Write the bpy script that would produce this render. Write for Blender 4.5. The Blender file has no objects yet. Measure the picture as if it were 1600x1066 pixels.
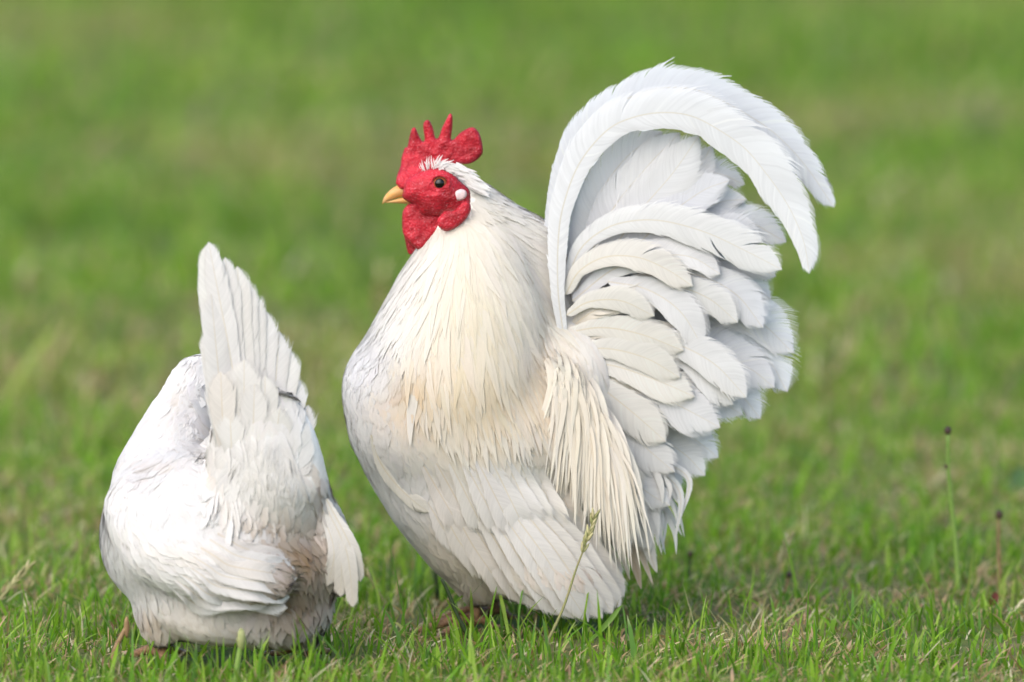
import bpy, math, random
import numpy as np
from mathutils import Vector, noise as mnoise
from mathutils.bvhtree import BVHTree
from mathutils.geometry import delaunay_2d_cdt

random.seed(7); rng = np.random.default_rng(7)
sc = bpy.context.scene
col = sc.collection

# ------------------------------------------------------------------ camera
D, H, FOC = 6.0, 0.85, 358.8
K = (36.0 / 1600.0) / FOC
PITCH = math.atan2(H, D) - math.atan(452 * K)
cam_d = bpy.data.cameras.new('camera'); cam = bpy.data.objects.new('camera', cam_d); col.objects.link(cam)
cam.location = (0, -D, H); cam.rotation_euler = (math.pi / 2 - PITCH, 0, 0)
cam_d.lens = FOC; cam_d.sensor_width = 36.0; cam_d.clip_end = 3000; cam_d.clip_start = 0.1
cam_d.dof.use_dof = True; cam_d.dof.focus_distance = 5.955; cam_d.dof.aperture_fstop = 5.4
sc.camera = cam

# ------------------------------------------------------------------ light
SUN_EL, SUN_AZ = 44.0, -148.0      # azimuth: 0 = from behind the scene (+Y), negative = from the left
w = bpy.data.worlds.new('World'); sc.world = w; w.use_nodes = True
nt = w.node_tree; bg = nt.nodes['Background']
sky = nt.nodes.new('ShaderNodeTexSky'); sky.sky_type = 'NISHITA'; sky.sun_disc = False
sky.sun_elevation = math.radians(SUN_EL); sky.sun_rotation = math.radians(SUN_AZ)
sky.air_density = 1.0; sky.dust_density = 2.5; sky.ozone_density = 1.0
nt.links.new(sky.outputs[0], bg.inputs[0]); bg.inputs[1].default_value = 0.15
sd = bpy.data.lights.new('sun', 'SUN'); sun = bpy.data.objects.new('sun', sd); col.objects.link(sun)
sd.energy = 1.2; sd.angle = math.radians(90); sd.color = (1.0, 0.94, 0.85)
az, el = math.radians(SUN_AZ), math.radians(SUN_EL)
sdir = Vector((math.sin(az) * math.cos(el), math.cos(az) * math.cos(el), math.sin(el)))
sun.rotation_euler = (-sdir).to_track_quat('-Z', 'Y').to_euler()
sun.location = sdir * 20
sc.view_settings.view_transform = 'Standard'; sc.view_settings.look = 'None'
sc.view_settings.gamma = 1.0; sc.view_settings.use_curve_mapping = False
sc.view_settings.exposure = 0.86
sc.render.engine = 'CYCLES'
sc.cycles.transparent_max_bounces = 28
sc.cycles.max_bounces = 10; sc.cycles.diffuse_bounces = 7

# ------------------------------------------------------------------ helpers
CAM = np.array([0.0, -D, H])
FW = np.array([0, math.cos(PITCH), -math.sin(PITCH)]); UP = np.array([0, math.sin(PITCH), math.cos(PITCH)])
S = 0.00038                          # metres for one unit of drawing
def P(px, py, wd):
    """drawing unit (right, down, away) -> world point on the plane Y = wd*S"""
    r = FW + np.array([1.0, 0, 0]) * (px - 800) * K + UP * (533 - py) * K
    return CAM + r * ((wd * S + D) / r[1])
def inv(p):
    d = np.asarray(p) - CAM; z = d @ FW
    return 800 + d[0] / z / K, 533 - (d @ UP) / z / K, p[1] / S

def new_obj(name, me, mat, parent=None, smooth=True):
    o = bpy.data.objects.new(name, me); col.objects.link(o)
    if mat: me.materials.append(mat)
    if smooth: me.polygons.foreach_set('use_smooth', [True] * len(me.polygons))
    if parent is not None: o.parent = parent; o.matrix_parent_inverse = parent.matrix_basis.inverted()
    return o
def mesh_np(name, verts, faces):
    me = bpy.data.meshes.new(name); me.from_pydata([tuple(v) for v in verts], [], [tuple(f) for f in faces]); me.update()
    return me
def quads_mesh(name, V, Q, T=None):
    """fast mesh from numpy quads (and triangles)"""
    me = bpy.data.meshes.new(name); V = np.asarray(V, np.float32)
    Q = np.asarray(Q, np.int32).reshape(-1, 4); T = np.zeros((0, 3), np.int32) if T is None else np.asarray(T, np.int32).reshape(-1, 3)
    me.vertices.add(len(V)); me.vertices.foreach_set('co', V.ravel())
    loops = np.concatenate([Q.ravel(), T.ravel()]).astype(np.int32)
    me.loops.add(len(loops)); me.loops.foreach_set('vertex_index', loops)
    me.polygons.add(len(Q) + len(T))
    st = np.concatenate([np.arange(len(Q)) * 4, len(Q) * 4 + np.arange(len(T)) * 3]).astype(np.int32)
    me.polygons.foreach_set('loop_start', st)
    me.update(calc_edges=True)
    return me
def attr_vec(me, name, a):
    at = me.attributes.new(name, 'FLOAT_VECTOR', 'POINT'); at.data.foreach_set('vector', np.asarray(a, np.float32).ravel())
def attr_col(me, name, a):
    a = np.asarray(a, np.float32); a = np.concatenate([a, np.ones((len(a), 1), np.float32)], 1)
    at = me.attributes.new(name, 'FLOAT_COLOR', 'POINT'); at.data.foreach_set('color', a.ravel())
def tag(o, label=None, cat=None, group=None, kind=None):
    if label: o['label'] = label
    if cat: o['category'] = cat
    if group: o['group'] = group
    if kind: o['kind'] = kind
    return o
def empty(name, loc):
    o = bpy.data.objects.new(name, None); col.objects.link(o); o.location = loc; o.empty_display_size = 0.03
    return o
def lerp(a, b, t): return np.asarray(a, float) * (1 - t) + np.asarray(b, float) * t
def smooth(a, b, x):
    t = min(1, max(0, (x - a) / (b - a))); return t * t * (3 - 2 * t)
def catmull(pts, n):
    p = np.array(pts, float); p = np.vstack([2 * p[0] - p[1], p, 2 * p[-1] - p[-2]])
    m = len(p) - 3; out = []
    for i in range(m):
        a, b, c, d = p[i:i + 4]
        for t in np.linspace(0, 1, 12, endpoint=False):
            out.append(.5 * (2 * b + (c - a) * t + (2 * a - 5 * b + 4 * c - d) * t * t + (3 * b - a - 3 * c + d) * t ** 3))
    out.append(p[-2]); out = np.array(out)
    L = np.concatenate([[0], np.cumsum(np.linalg.norm(np.diff(out, axis=0), axis=1))])
    q = np.linspace(0, L[-1], n)
    return np.stack([np.interp(q, L, out[:, k]) for k in range(out.shape[1])], 1)
def nrm(a): return a / np.maximum(np.linalg.norm(a, axis=-1, keepdims=True), 1e-9)

# ------------------------------------------------------------------ materials
def mat_new(name):
    m = bpy.data.materials.new(name); m.use_nodes = True; nt = m.node_tree; nt.nodes.clear()
    out = nt.nodes.new('ShaderNodeOutputMaterial')
    def N(t, **kw):
        n = nt.nodes.new(t)
        for k, v in kw.items():
            if k.startswith('i_'):
                key = k[2:]; key = int(key) if key.isdigit() else key.replace('_', ' ')
                n.inputs[key].default_value = v
            else: setattr(n, k, v)
        return n
    L = nt.links.new
    return m, N, L, out
def math_n(N, L, op, a, b=None, c=None, clamp=False):
    n = N('ShaderNodeMath', operation=op, use_clamp=clamp)
    for i, v in enumerate((a, b, c)):
        if v is None: continue
        if isinstance(v, (int, float)): n.inputs[i].default_value = v
        else: L(v, n.inputs[i])
    return n.outputs[0]
def mixc(N, L, fac, a, b, mode='MIX'):
    n = N('ShaderNodeMix', data_type='RGBA', blend_type=mode)
    for i, v in ((0, fac), (6, a), (7, b)):
        if isinstance(v, (int, float)): n.inputs[i].default_value = v
        elif isinstance(v, tuple): n.inputs[i].default_value = (*v, 1)
        else: L(v, n.inputs[i])
    return n.outputs[2]

def feather_mat(name, fringe, thr, transl=0.3, rachis=0.0, freq=1500.0, streak=0.10, bump=0.25, soft=0.1, follow=0.0):
    m, N, L, out = mat_new(name)
    fd = N('ShaderNodeAttribute', attribute_name='fd'); sep = N('ShaderNodeSeparateXYZ'); L(fd.outputs['Vector'], sep.inputs[0])
    U, Sx, V = sep.outputs[0], sep.outputs[1], sep.outputs[2]
    ti = N('ShaderNodeAttribute', attribute_name='tint')
    ex = N('ShaderNodeAttribute', attribute_name='seed'); sd_ = N('ShaderNodeSeparateXYZ'); L(ex.outputs['Vector'], sd_.inputs[0])
    def bnoise(fs, fu, detail):
        c = N('ShaderNodeCombineXYZ')
        L(math_n(N, L, 'MULTIPLY', Sx, fs), c.inputs[0]); L(math_n(N, L, 'MULTIPLY', U, fu), c.inputs[1]); L(sd_.outputs[0], c.inputs[2])
        n = N('ShaderNodeTexNoise', i_Scale=1.0, i_Detail=detail, i_Roughness=0.6); L(c.outputs[0], n.inputs['Vector'])
        return n.outputs['Fac']
    n1 = bnoise(freq, 1.3, 1.0)
    aU = math_n(N, L, 'ABSOLUTE', U)
    alpha = None
    if fringe:
        n2 = bnoise(freq * 0.45, 0.9, 0.0)
        tipe = math_n(N, L, 'MULTIPLY_ADD', V, 3.2, -2.3)
        e = math_n(N, L, 'MAXIMUM', aU, tipe)
        e2 = math_n(N, L, 'ADD', e, math_n(N, L, 'MULTIPLY', math_n(N, L, 'SUBTRACT', n2, 0.5), fringe * 2))
        ar = N('ShaderNodeMapRange', interpolation_type='SMOOTHSTEP'); L(e2, ar.inputs[0])
        ar.inputs[1].default_value = thr - soft; ar.inputs[2].default_value = thr + soft; ar.inputs[3].default_value = 1; ar.inputs[4].default_value = 0
        alpha = ar.outputs[0]
    st = N('ShaderNodeMapRange'); L(n1, st.inputs[0]); st.inputs[1].default_value = 0.3; st.inputs[2].default_value = 0.7
    st.inputs[3].default_value = 1 - streak; st.inputs[4].default_value = 1.0
    cc = N('ShaderNodeCombineColor');  [L(st.outputs[0], cc.inputs[i]) for i in range(3)]
    base = mixc(N, L, 1.0, ti.outputs['Color'], cc.outputs[0], 'MULTIPLY')
    h = n1
    if rachis > 0:
        rr = N('ShaderNodeMapRange', interpolation_type='SMOOTHSTEP'); L(aU, rr.inputs[0])
        rr.inputs[1].default_value = rachis * 0.5; rr.inputs[2].default_value = rachis; rr.inputs[3].default_value = 0.8; rr.inputs[4].default_value = 0
        base = mixc(N, L, rr.outputs[0], base, (0.86, 0.81, 0.70))
        h = math_n(N, L, 'ADD', n1, math_n(N, L, 'MULTIPLY', rr.outputs[0], 1.5))
    bp = N('ShaderNodeBump', i_Strength=bump, i_Distance=0.0004); L(h, bp.inputs['Height'])
    if follow:
        bn = N('ShaderNodeAttribute', attribute_name='bn'); ge = N('ShaderNodeNewGeometry')
        mv = N('ShaderNodeMix', data_type='VECTOR'); mv.inputs[0].default_value = follow; L(ge.outputs['Normal'], mv.inputs[4]); L(bn.outputs['Vector'], mv.inputs[5])
        nv = N('ShaderNodeVectorMath', operation='NORMALIZE'); L(mv.outputs[1], nv.inputs[0]); L(nv.outputs[0], bp.inputs['Normal'])
    pb = N('ShaderNodeBsdfPrincipled'); pb.inputs['Roughness'].default_value = 0.62; pb.inputs['Specular IOR Level'].default_value = 0.22
    L(base, pb.inputs['Base Color']); L(bp.outputs[0], pb.inputs['Normal'])
    tr = N('ShaderNodeBsdfTranslucent'); L(base, tr.inputs[0]); L(bp.outputs[0], tr.inputs['Normal'])
    mx = N('ShaderNodeMixShader'); mx.inputs[0].default_value = transl; L(pb.outputs[0], mx.inputs[1]); L(tr.outputs[0], mx.inputs[2])
    if alpha is None: L(mx.outputs[0], out.inputs[0]); return m
    tp = N('ShaderNodeBsdfTransparent'); mo = N('ShaderNodeMixShader'); L(alpha, mo.inputs[0]); L(tp.outputs[0], mo.inputs[1]); L(mx.outputs[0], mo.inputs[2])
    L(mo.outputs[0], out.inputs[0])
    return m
M_QUILL = feather_mat('quill_feather', 0, 1, 0.40, freq=500.0, streak=0.04, bump=0.08, follow=0.7)
M_PLUME = feather_mat('contour_plumage', 0, 1, 0.40, freq=300.0, streak=0.02, bump=0.03, follow=0.96)
M_HACKLE = feather_mat('hackle_plumage', 0, 1, 0.38, freq=300.0, streak=0.03, bump=0.08, follow=0.85)

def plain_mat(name, color, rough=0.5, spec=0.4, noise_scale=0, amt=0.2, bump=0.0, sss=0.0, color2=None, lo=0.4, hi=0.7, coat=0.0):
    m, N, L, out = mat_new(name)
    pb = N('ShaderNodeBsdfPrincipled'); pb.inputs['Roughness'].default_value = rough; pb.inputs['Specular IOR Level'].default_value = spec
    pb.inputs['Coat Weight'].default_value = coat
    pb.inputs['Base Color'].default_value = (*color, 1)
    if noise_scale:
        tc = N('ShaderNodeTexCoord'); n = N('ShaderNodeTexNoise', i_Scale=noise_scale, i_Detail=4.0); L(tc.outputs['Object'], n.inputs['Vector'])
        mr = N('ShaderNodeMapRange'); L(n.outputs['Fac'], mr.inputs[0]); mr.inputs[1].default_value = lo; mr.inputs[2].default_value = hi
        c2 = color2 or tuple(c * (1 - amt) for c in color)
        L(mixc(N, L, mr.outputs[0], color, c2), pb.inputs['Base Color'])
        if bump:
            b = N('ShaderNodeBump', i_Strength=bump, i_Distance=0.001); L(n.outputs['Fac'], b.inputs['Height']); L(b.outputs[0], pb.inputs['Normal'])
    if sss:
        pb.inputs['Subsurface Weight'].default_value = sss; pb.inputs['Subsurface Radius'].default_value = (0.004, 0.001, 0.001); pb.inputs['Subsurface Scale'].default_value = 1.0
    L(pb.outputs[0], out.inputs[0])
    return m

def red_skin():
    m, N, L, out = mat_new('red_comb_skin')
    tc = N('ShaderNodeTexCoord')
    v = N('ShaderNodeTexVoronoi', i_Scale=620.0); L(tc.outputs['Object'], v.inputs['Vector'])
    n = N('ShaderNodeTexNoise', i_Scale=75.0, i_Detail=5.0); L(tc.outputs['Object'], n.inputs['Vector'])
    n2 = N('ShaderNodeTexNoise', i_Scale=800.0, i_Detail=2.0); L(tc.outputs['Object'], n2.inputs['Vector'])
    mr = N('ShaderNodeMapRange'); L(n.outputs['Fac'], mr.inputs[0]); mr.inputs[1].default_value = .35; mr.inputs[2].default_value = .65
    base = mixc(N, L, mr.outputs[0], (0.54, 0.022, 0.042), (0.27, 0.009, 0.016))
    ms = N('ShaderNodeMapRange'); L(n2.outputs['Fac'], ms.inputs[0]); ms.inputs[1].default_value = .58; ms.inputs[2].default_value = .74; ms.inputs[4].default_value = 0.42
    base = mixc(N, L, ms.outputs[0], base, (0.74, 0.26, 0.30))
    pb = N('ShaderNodeBsdfPrincipled'); pb.inputs['Roughness'].default_value = 0.5; pb.inputs['Specular IOR Level'].default_value = 0.28
    pb.inputs['Subsurface Weight'].default_value = 0.25; pb.inputs['Subsurface Radius'].default_value = (0.004, 0.0008, 0.0008); pb.inputs['Subsurface Scale'].default_value = 1
    hh = math_n(N, L, 'ADD', v.outputs['Distance'], n2.outputs['Fac'])
    b = N('ShaderNodeBump', i_Strength=0.7, i_Distance=0.0007); L(hh, b.inputs['Height']); L(b.outputs[0], pb.inputs['Normal'])
    L(base, pb.inputs['Base Color']); L(pb.outputs[0], out.inputs[0])
    return m
M_RED = red_skin()
M_BEAK = plain_mat('horn_beak', (0.66, 0.33, 0.08), 0.45, 0.4, 220, 0.3, color2=(0.55, 0.35, 0.17))
M_PUPIL = plain_mat('eye_pupil', (0.004, 0.003, 0.003), 0.12, 0.4, coat=0.15)
M_IRIS = plain_mat('eye_iris', (0.30, 0.085, 0.03), 0.25, 0.4, 900, 0.5, coat=0.15)
M_LOBE = plain_mat('white_earlobe', (0.70, 0.55, 0.56), 0.6, 0.2, 500, 0.2, bump=0.3, sss=0.1)
M_SHANK = plain_mat('scaly_shank', (0.27, 0.15, 0.08), 0.55, 0.3, 600, 0.5, bump=0.4)
M_DARK = plain_mat('dark_nostril', (0.10, 0.04, 0.02), 0.6, 0.2)
M_CLAW = plain_mat('claw_horn', (0.30, 0.22, 0.15), 0.4, 0.4)
def body_mat():
    m, N, L, out = mat_new('under_plumage')
    ti = N('ShaderNodeAttribute', attribute_name='tint')
    tc = N('ShaderNodeTexCoord'); n = N('ShaderNodeTexNoise', i_Scale=400.0, i_Detail=4.0); L(tc.outputs['Object'], n.inputs['Vector'])
    b = N('ShaderNodeBump', i_Strength=0.4, i_Distance=0.001); L(n.outputs['Fac'], b.inputs['Height'])
    pb = N('ShaderNodeBsdfPrincipled'); pb.inputs['Roughness'].default_value = 0.8; pb.inputs['Specular IOR Level'].default_value = 0.1
    L(ti.outputs['Color'], pb.inputs['Base Color']); L(b.outputs[0], pb.inputs['Normal']); L(pb.outputs[0], out.inputs[0])
    return m
M_BODY = body_mat()

# ------------------------------------------------------------------ ground and grass
def ground():
    m, N, L, out = mat_new('lawn_soil')
    tc = N('ShaderNodeTexCoord')
    n = N('ShaderNodeTexNoise', i_Scale=1.3, i_Detail=5.0); L(tc.outputs['Object'], n.inputs['Vector'])
    n2 = N('ShaderNodeTexNoise', i_Scale=60.0, i_Detail=6.0); L(tc.outputs['Object'], n2.inputs['Vector'])
    n3 = N('ShaderNodeTexNoise', i_Scale=9.0, i_Detail=5.0); L(tc.outputs['Object'], n3.inputs['Vector'])
    mr = N('ShaderNodeMapRange'); L(n3.outputs['Fac'], mr.inputs[0]); mr.inputs[1].default_value = .35; mr.inputs[2].default_value = .7
    g = mixc(N, L, n2.outputs['Fac'], (0.035, 0.075, 0.012), (0.10, 0.16, 0.03))
    b = mixc(N, L, n2.outputs['Fac'], (0.12, 0.10, 0.05), (0.26, 0.21, 0.12))
    c = mixc(N, L, mr.outputs[0], g, b)
    c = mixc(N, L, math_n(N, L, 'MULTIPLY', n.outputs['Fac'], 0.4), c, (0.09, 0.15, 0.03))
    pb = N('ShaderNodeBsdfPrincipled'); pb.inputs['Roughness'].default_value = 0.95; pb.inputs['Specular IOR Level'].default_value = 0.1
    bp = N('ShaderNodeBump', i_Strength=0.8, i_Distance=0.01); L(n2.outputs['Fac'], bp.inputs['Height']); L(bp.outputs[0], pb.inputs['Normal'])
    L(c, pb.inputs['Base Color']); L(pb.outputs[0], out.inputs[0])
    xs = [-900, -60, -8, -3, -1.5, -.75, 0, .75, 1.5, 3, 8, 60, 900]; ys = [-900, -60, -8, -3, -1, 0, 1, 2, 4, 8, 20, 90, 900]
    V = [(x, y, 0.0) for y in ys for x in xs]; nx = len(xs)
    Q = [(j * nx + i, j * nx + i + 1, (j + 1) * nx + i + 1, (j + 1) * nx + i) for j in range(len(ys) - 1) for i in range(nx - 1)]
    tag(new_obj('ground', mesh_np('ground', V, Q), m), 'green lawn soil under the two white chickens', 'ground', kind='structure')
ground()

def blade_mat():
    m, N, L, out = mat_new('grass_blade')
    ti = N('ShaderNodeAttribute', attribute_name='tint')
    df = N('ShaderNodeBsdfPrincipled'); df.inputs['Roughness'].default_value = 0.55; df.inputs['Specular IOR Level'].default_value = 0.15
    L(ti.outputs['Color'], df.inputs['Base Color'])
    tr = N('ShaderNodeBsdfTranslucent')
    L(mixc(N, L, 1.0, ti.outputs['Color'], (1.15, 1.25, 0.6), 'MULTIPLY'), tr.inputs[0])
    mx = N('ShaderNodeMixShader'); mx.inputs[0].default_value = 0.38; L(df.outputs[0], mx.inputs[1]); L(tr.outputs[0], mx.inputs[2])
    L(mx.outputs[0], out.inputs[0]); return m
M_BLADE = blade_mat()

def vnoise(x, y, f, seed=0.0):
    """smooth value noise, -1..1"""
    def h(i, j): 
        q = np.sin(i * 127.1 + j * 311.7 + seed * 74.7) * 43758.5453; return q - np.floor(q)
    def one(a, b):
        i, j = np.floor(a), np.floor(b); u, v = a - i, b - j; u = u * u * (3 - 2 * u); v = v * v * (3 - 2 * v)
        return (h(i, j) * (1 - u) + h(i + 1, j) * u) * (1 - v) + (h(i, j + 1) * (1 - u) + h(i + 1, j + 1) * u) * v
    return (one(x * f, y * f) * .65 + one(x * f * 2.1 + 7, y * f * 2.1 + 3) * .35) * 2 - 1
def blades(x, y, hgt, wid, bend, colr, tilt):
    """five-triangle curved blades, all at once"""
    n = len(x); ang = rng.uniform(0, 2 * np.pi, n); face = ang + np.pi / 2 + rng.normal(0, .5, n)
    dx, dy = np.cos(ang), np.sin(ang); sx, sy = np.cos(face), np.sin(face)
    V = np.zeros((n, 7, 3), np.float32); C = np.zeros((n, 7, 3), np.float32)
    ts = [0, .38, .74, 1.0]; ws = [.75, 1.0, .7, 0]
    k = 0; pale = np.where(rng.uniform(0, 1, (n, 1)) < .45, .7, .1)
    for t, ww in zip(ts, ws):
        lean = (tilt * t + bend * t * t) * hgt
        cx, cy = x + dx * lean, y + dy * lean
        cz = hgt * (t - 0.35 * np.minimum(bend, 1.2) * t * t) + (-0.002 if t == 0 else 0)
        cz = np.maximum(cz, 0.002 * t - 0.002)
        sh = 0.55 + 0.45 * t
        cc = colr if t < 1 else colr * (1 - pale) + np.array([.52, .50, .34]) * pale
        if ww > 0:
            for s in (-1, 1):
                V[:, k, 0] = cx + sx * wid * ww * s * .5; V[:, k, 1] = cy + sy * wid * ww * s * .5; V[:, k, 2] = cz + (0.0 if s < 0 else 0.0004)
                C[:, k] = cc; k += 1
        else:
            V[:, k, 0] = cx; V[:, k, 1] = cy; V[:, k, 2] = cz; C[:, k] = cc; k += 1
    b = (np.arange(n) * 7)[:, None]
    Q = np.concatenate([b + [0, 1, 3, 2], b + [2, 3, 5, 4]], 0); T = b + [4, 5, 6]
    return V.reshape(-1, 3), Q, T, C.reshape(-1, 3)

GREENS = np.array([[.136, .288, .018], [.174, .336, .024], [.219, .374, .034], [.104, .244, .018], [.265, .402, .062], [.115, .246, .046]])
STRAW = np.array([[.48, .40, .23], [.42, .30, .17], [.60, .54, .38], [.28, .17, .11], [.44, .39, .18], [.50, .34, .22]])
BIRD_FOOT = [(-0.005, 0.015, 0.075, 0.03), (-0.165, -0.135, 0.085, 0.035)]
def lawn(x0, x1, y0, y1, dens, hm, wm, straw, name_seed, lean=1.0):
    n = int((x1 - x0) * (y1 - y0) * dens)
    x = rng.uniform(x0, x1, n); y = rng.uniform(y0, y1, n)
    clump = vnoise(x, y, 14.0, name_seed) ; patch = vnoise(x, y, 2.1, name_seed + 5)
    keep = rng.uniform(0, 1, n) < np.clip(0.70 + 0.95 * clump, 0.12, 1)
    for cx, cy, rx, ry in BIRD_FOOT:
        keep &= ((x - cx) / rx) ** 2 + ((y - cy) / ry) ** 2 > 1
    x, y, clump, patch = x[keep], y[keep], clump[keep], patch[keep]; n = len(x)
    h = hm * np.exp(rng.normal(0, .42, n)) * (1 + .45 * clump)
    wd = wm * np.exp(rng.normal(0, .3, n))
    g = GREENS[rng.integers(0, len(GREENS), n)] * np.exp(rng.normal(0, .16, (n, 1))) * (1 + .25 * patch[:, None])
    br = np.clip(patch * 1.8 + 0.05, 0, .9)[:, None]
    g = g * (1 - br * .55) + np.array([.27, .25, .10]) * br * .55
    sm = rng.uniform(0, 1, n) < straw * (1 + 1.2 * np.clip(patch + clump * .6, -0.7, 1.5))
    g[sm] = STRAW[rng.integers(0, len(STRAW), sm.sum())] * np.exp(rng.normal(0, .15, (sm.sum(), 1)))
    bend = np.abs(rng.normal(.25, .3, n)) * lean; tilt = np.abs(rng.normal(.2, .25, n)) * lean
    h[sm] *= .75; wd[sm] *= .6; tilt[sm] += .5
    return blades(x, y, h, wd, bend, g, tilt)
def join_parts(parts):
    Vs, Qs, Ts, Cs = [], [], [], []; o = 0
    for V, Q, T, C in parts:
        Vs.append(V); Qs.append(Q + o); Ts.append(T + o); Cs.append(C); o += len(V)
    return np.concatenate(Vs), np.concatenate(Qs), np.concatenate(Ts), np.concatenate(Cs)
parts = [lawn(-.75, .75, -.75, 1.1, 20000, .0115, .0017, .24, 1.0, .8),
         lawn(-.75, .75, -.75, 1.1, 26000, .0075, .0020, .62, 2.0, 1.5),       # low leaves and thatch
         lawn(-1.2, 1.2, 1.1, 3.0, 12000, .016, .0034, .32, 3.0),
         lawn(-2.2, 2.2, 3.0, 8.0, 5200, .017, .0055, .26, 4.0),
         lawn(-2.2, -.75, -.75, 1.1, 6000, .024, .004, .10, 5.0), lawn(.75, 2.2, -.75, 1.1, 6000, .024, .004, .10, 6.0),
         lawn(-3, -1.2, 1.1, 3.0, 4000, .026, .006, .10, 7.0), lawn(1.2, 3, 1.1, 3.0, 4000, .026, .006, .10, 8.0)]
parts += [lawn(-.75, .75, -.6, .35, 5000, .0160, .0014, .28, 9.0, .8),
          lawn(-.34, .12, -.30, -.02, 7000, .0175, .0017, .16, 10.0, .7), lawn(-.28, -.17, -.25, -.165, 15000, .0175, .0017, .1, 11.0, .7)]     # taller grass where the birds stand
V, Q, T, C = join_parts(parts)
gm = quads_mesh('grass', V, Q, T); attr_col(gm, 'tint', C)
tag(new_obj('grass', gm, M_BLADE, smooth=False), 'short green lawn grass all around the chickens', 'grass', kind='stuff')

# ------------------------------------------------------------------ feather builder
class Acc:
    def __init__(s): s.V, s.Q, s.F, s.T, s.E, s.B, s.n = [], [], [], [], [], [], 0
    def add(s, pts, nor, wl, wr, tint, camber=0.25, cols=5, sweep=0.5, rag=0.0, tint_tip=None):
        pts = np.asarray(pts, float); n = len(pts); nor = np.asarray(nor, float)
        t = nrm(np.gradient(pts, axis=0)); side = nrm(np.cross(t, nor)); nn = np.cross(side, t)
        L = np.concatenate([[0], np.cumsum(np.linalg.norm(np.diff(pts, axis=0), axis=1))]); v = L / L[-1]
        u = np.linspace(-1, 1, cols)
        W = np.where(u[None, :] < 0, np.asarray(wl)[:, None], np.asarray(wr)[:, None])     # n x cols
        au = np.abs(u)[None, :]
        off = u[None, :] * W
        sw = au * W * sweep * np.minimum(1, (1 - v)[:, None] * 5 + .0)
        X = pts[:, None, :] + side[:, None, :] * off[..., None] + t[:, None, :] * sw[..., None] - nn[:, None, :] * (camber * au ** 2 * W)[..., None]
        if rag:
            r = rng.normal(0, rag, X.shape[:2]) * (au ** 2) * W
            X = X + nn[:, None, :] * r[..., None]
        i = np.arange(n - 1)[:, None] * cols + np.arange(cols - 1)[None, :]
        q = np.stack([i, i + 1, i + 1 + cols, i + cols], -1).reshape(-1, 4) + s.n
        s.V.append(X.reshape(-1, 3)); s.Q.append(q); s.n += n * cols
        f = np.zeros((n, cols, 3)); f[..., 0] = u[None, :]; f[..., 1] = L[:, None]; f[..., 2] = v[:, None]; s.F.append(f.reshape(-1, 3))
        tt = np.asarray(tint, float); tt = tt if tt.ndim == 2 else np.repeat(tt[None, :], n, 0)
        if tint_tip is not None:
            k = (v ** 1.5)[:, None]; tt = tt * (1 - k) + np.asarray(tint_tip)[None, :] * k
        s.T.append(np.repeat(tt, cols, 0))
        s.B.append(np.repeat(nor, cols, 0)); e = np.zeros((n * cols, 3)); e[:, 0] = rng.uniform(0, 500); s.E.append(e)
    def build(s, name, mat, parent=None):
        me = quads_mesh(name, np.concatenate(s.V), np.concatenate(s.Q))
        attr_vec(me, 'fd', np.concatenate(s.F)); attr_vec(me, 'seed', np.concatenate(s.E)); attr_vec(me, 'bn', np.concatenate(s.B)); attr_col(me, 'tint', np.concatenate(s.T))
        return new_obj(name, me, mat, parent)

def prof(v, kind):
    v = np.asarray(v)
    if kind == 'round':   return np.clip(.30 + 1.5 * v, 0, 1) * np.sqrt(np.clip(1 - np.clip((v - .62) / .38, 0, 1) ** 2.2, 0, 1)) + .001
    if kind == 'lance':   return np.clip(.35 + 2.2 * v, 0, 1) * np.clip((1 - v) / .72, 0, 1) ** .75 + .001
    if kind == 'sickle':  return np.clip(.22 + 1.5 * v, 0, 1) * np.clip((1 - v) / .26, 0, 1) ** .60 + .001
    if kind == 'covert':  return np.clip(.3 + 1.5 * v, 0, 1) * (1 - .55 * np.clip((v - .45) / .55, 0, 1) ** 1.8) + .001
    if kind == 'quill':   return np.clip(.25 + 1.8 * v, 0, 1) * np.sqrt(np.clip(1 - np.clip((v - .72) / .36, 0, 1) ** 2.6, 0, 1)) + .001

WHITE = np.array([.885, .88, .875]); CREAM = np.array([.88, .79, .60]); GOLD = np.array([.87, .62, .33]); DIRT = np.array([.60, .44, .29]); BROWN = np.array([.34, .23, .14])
def jit(c, a=.015): return np.clip(np.asarray(c) + rng.normal(0, a) + rng.normal(0, a * .3, 3), .02, .93)

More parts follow.
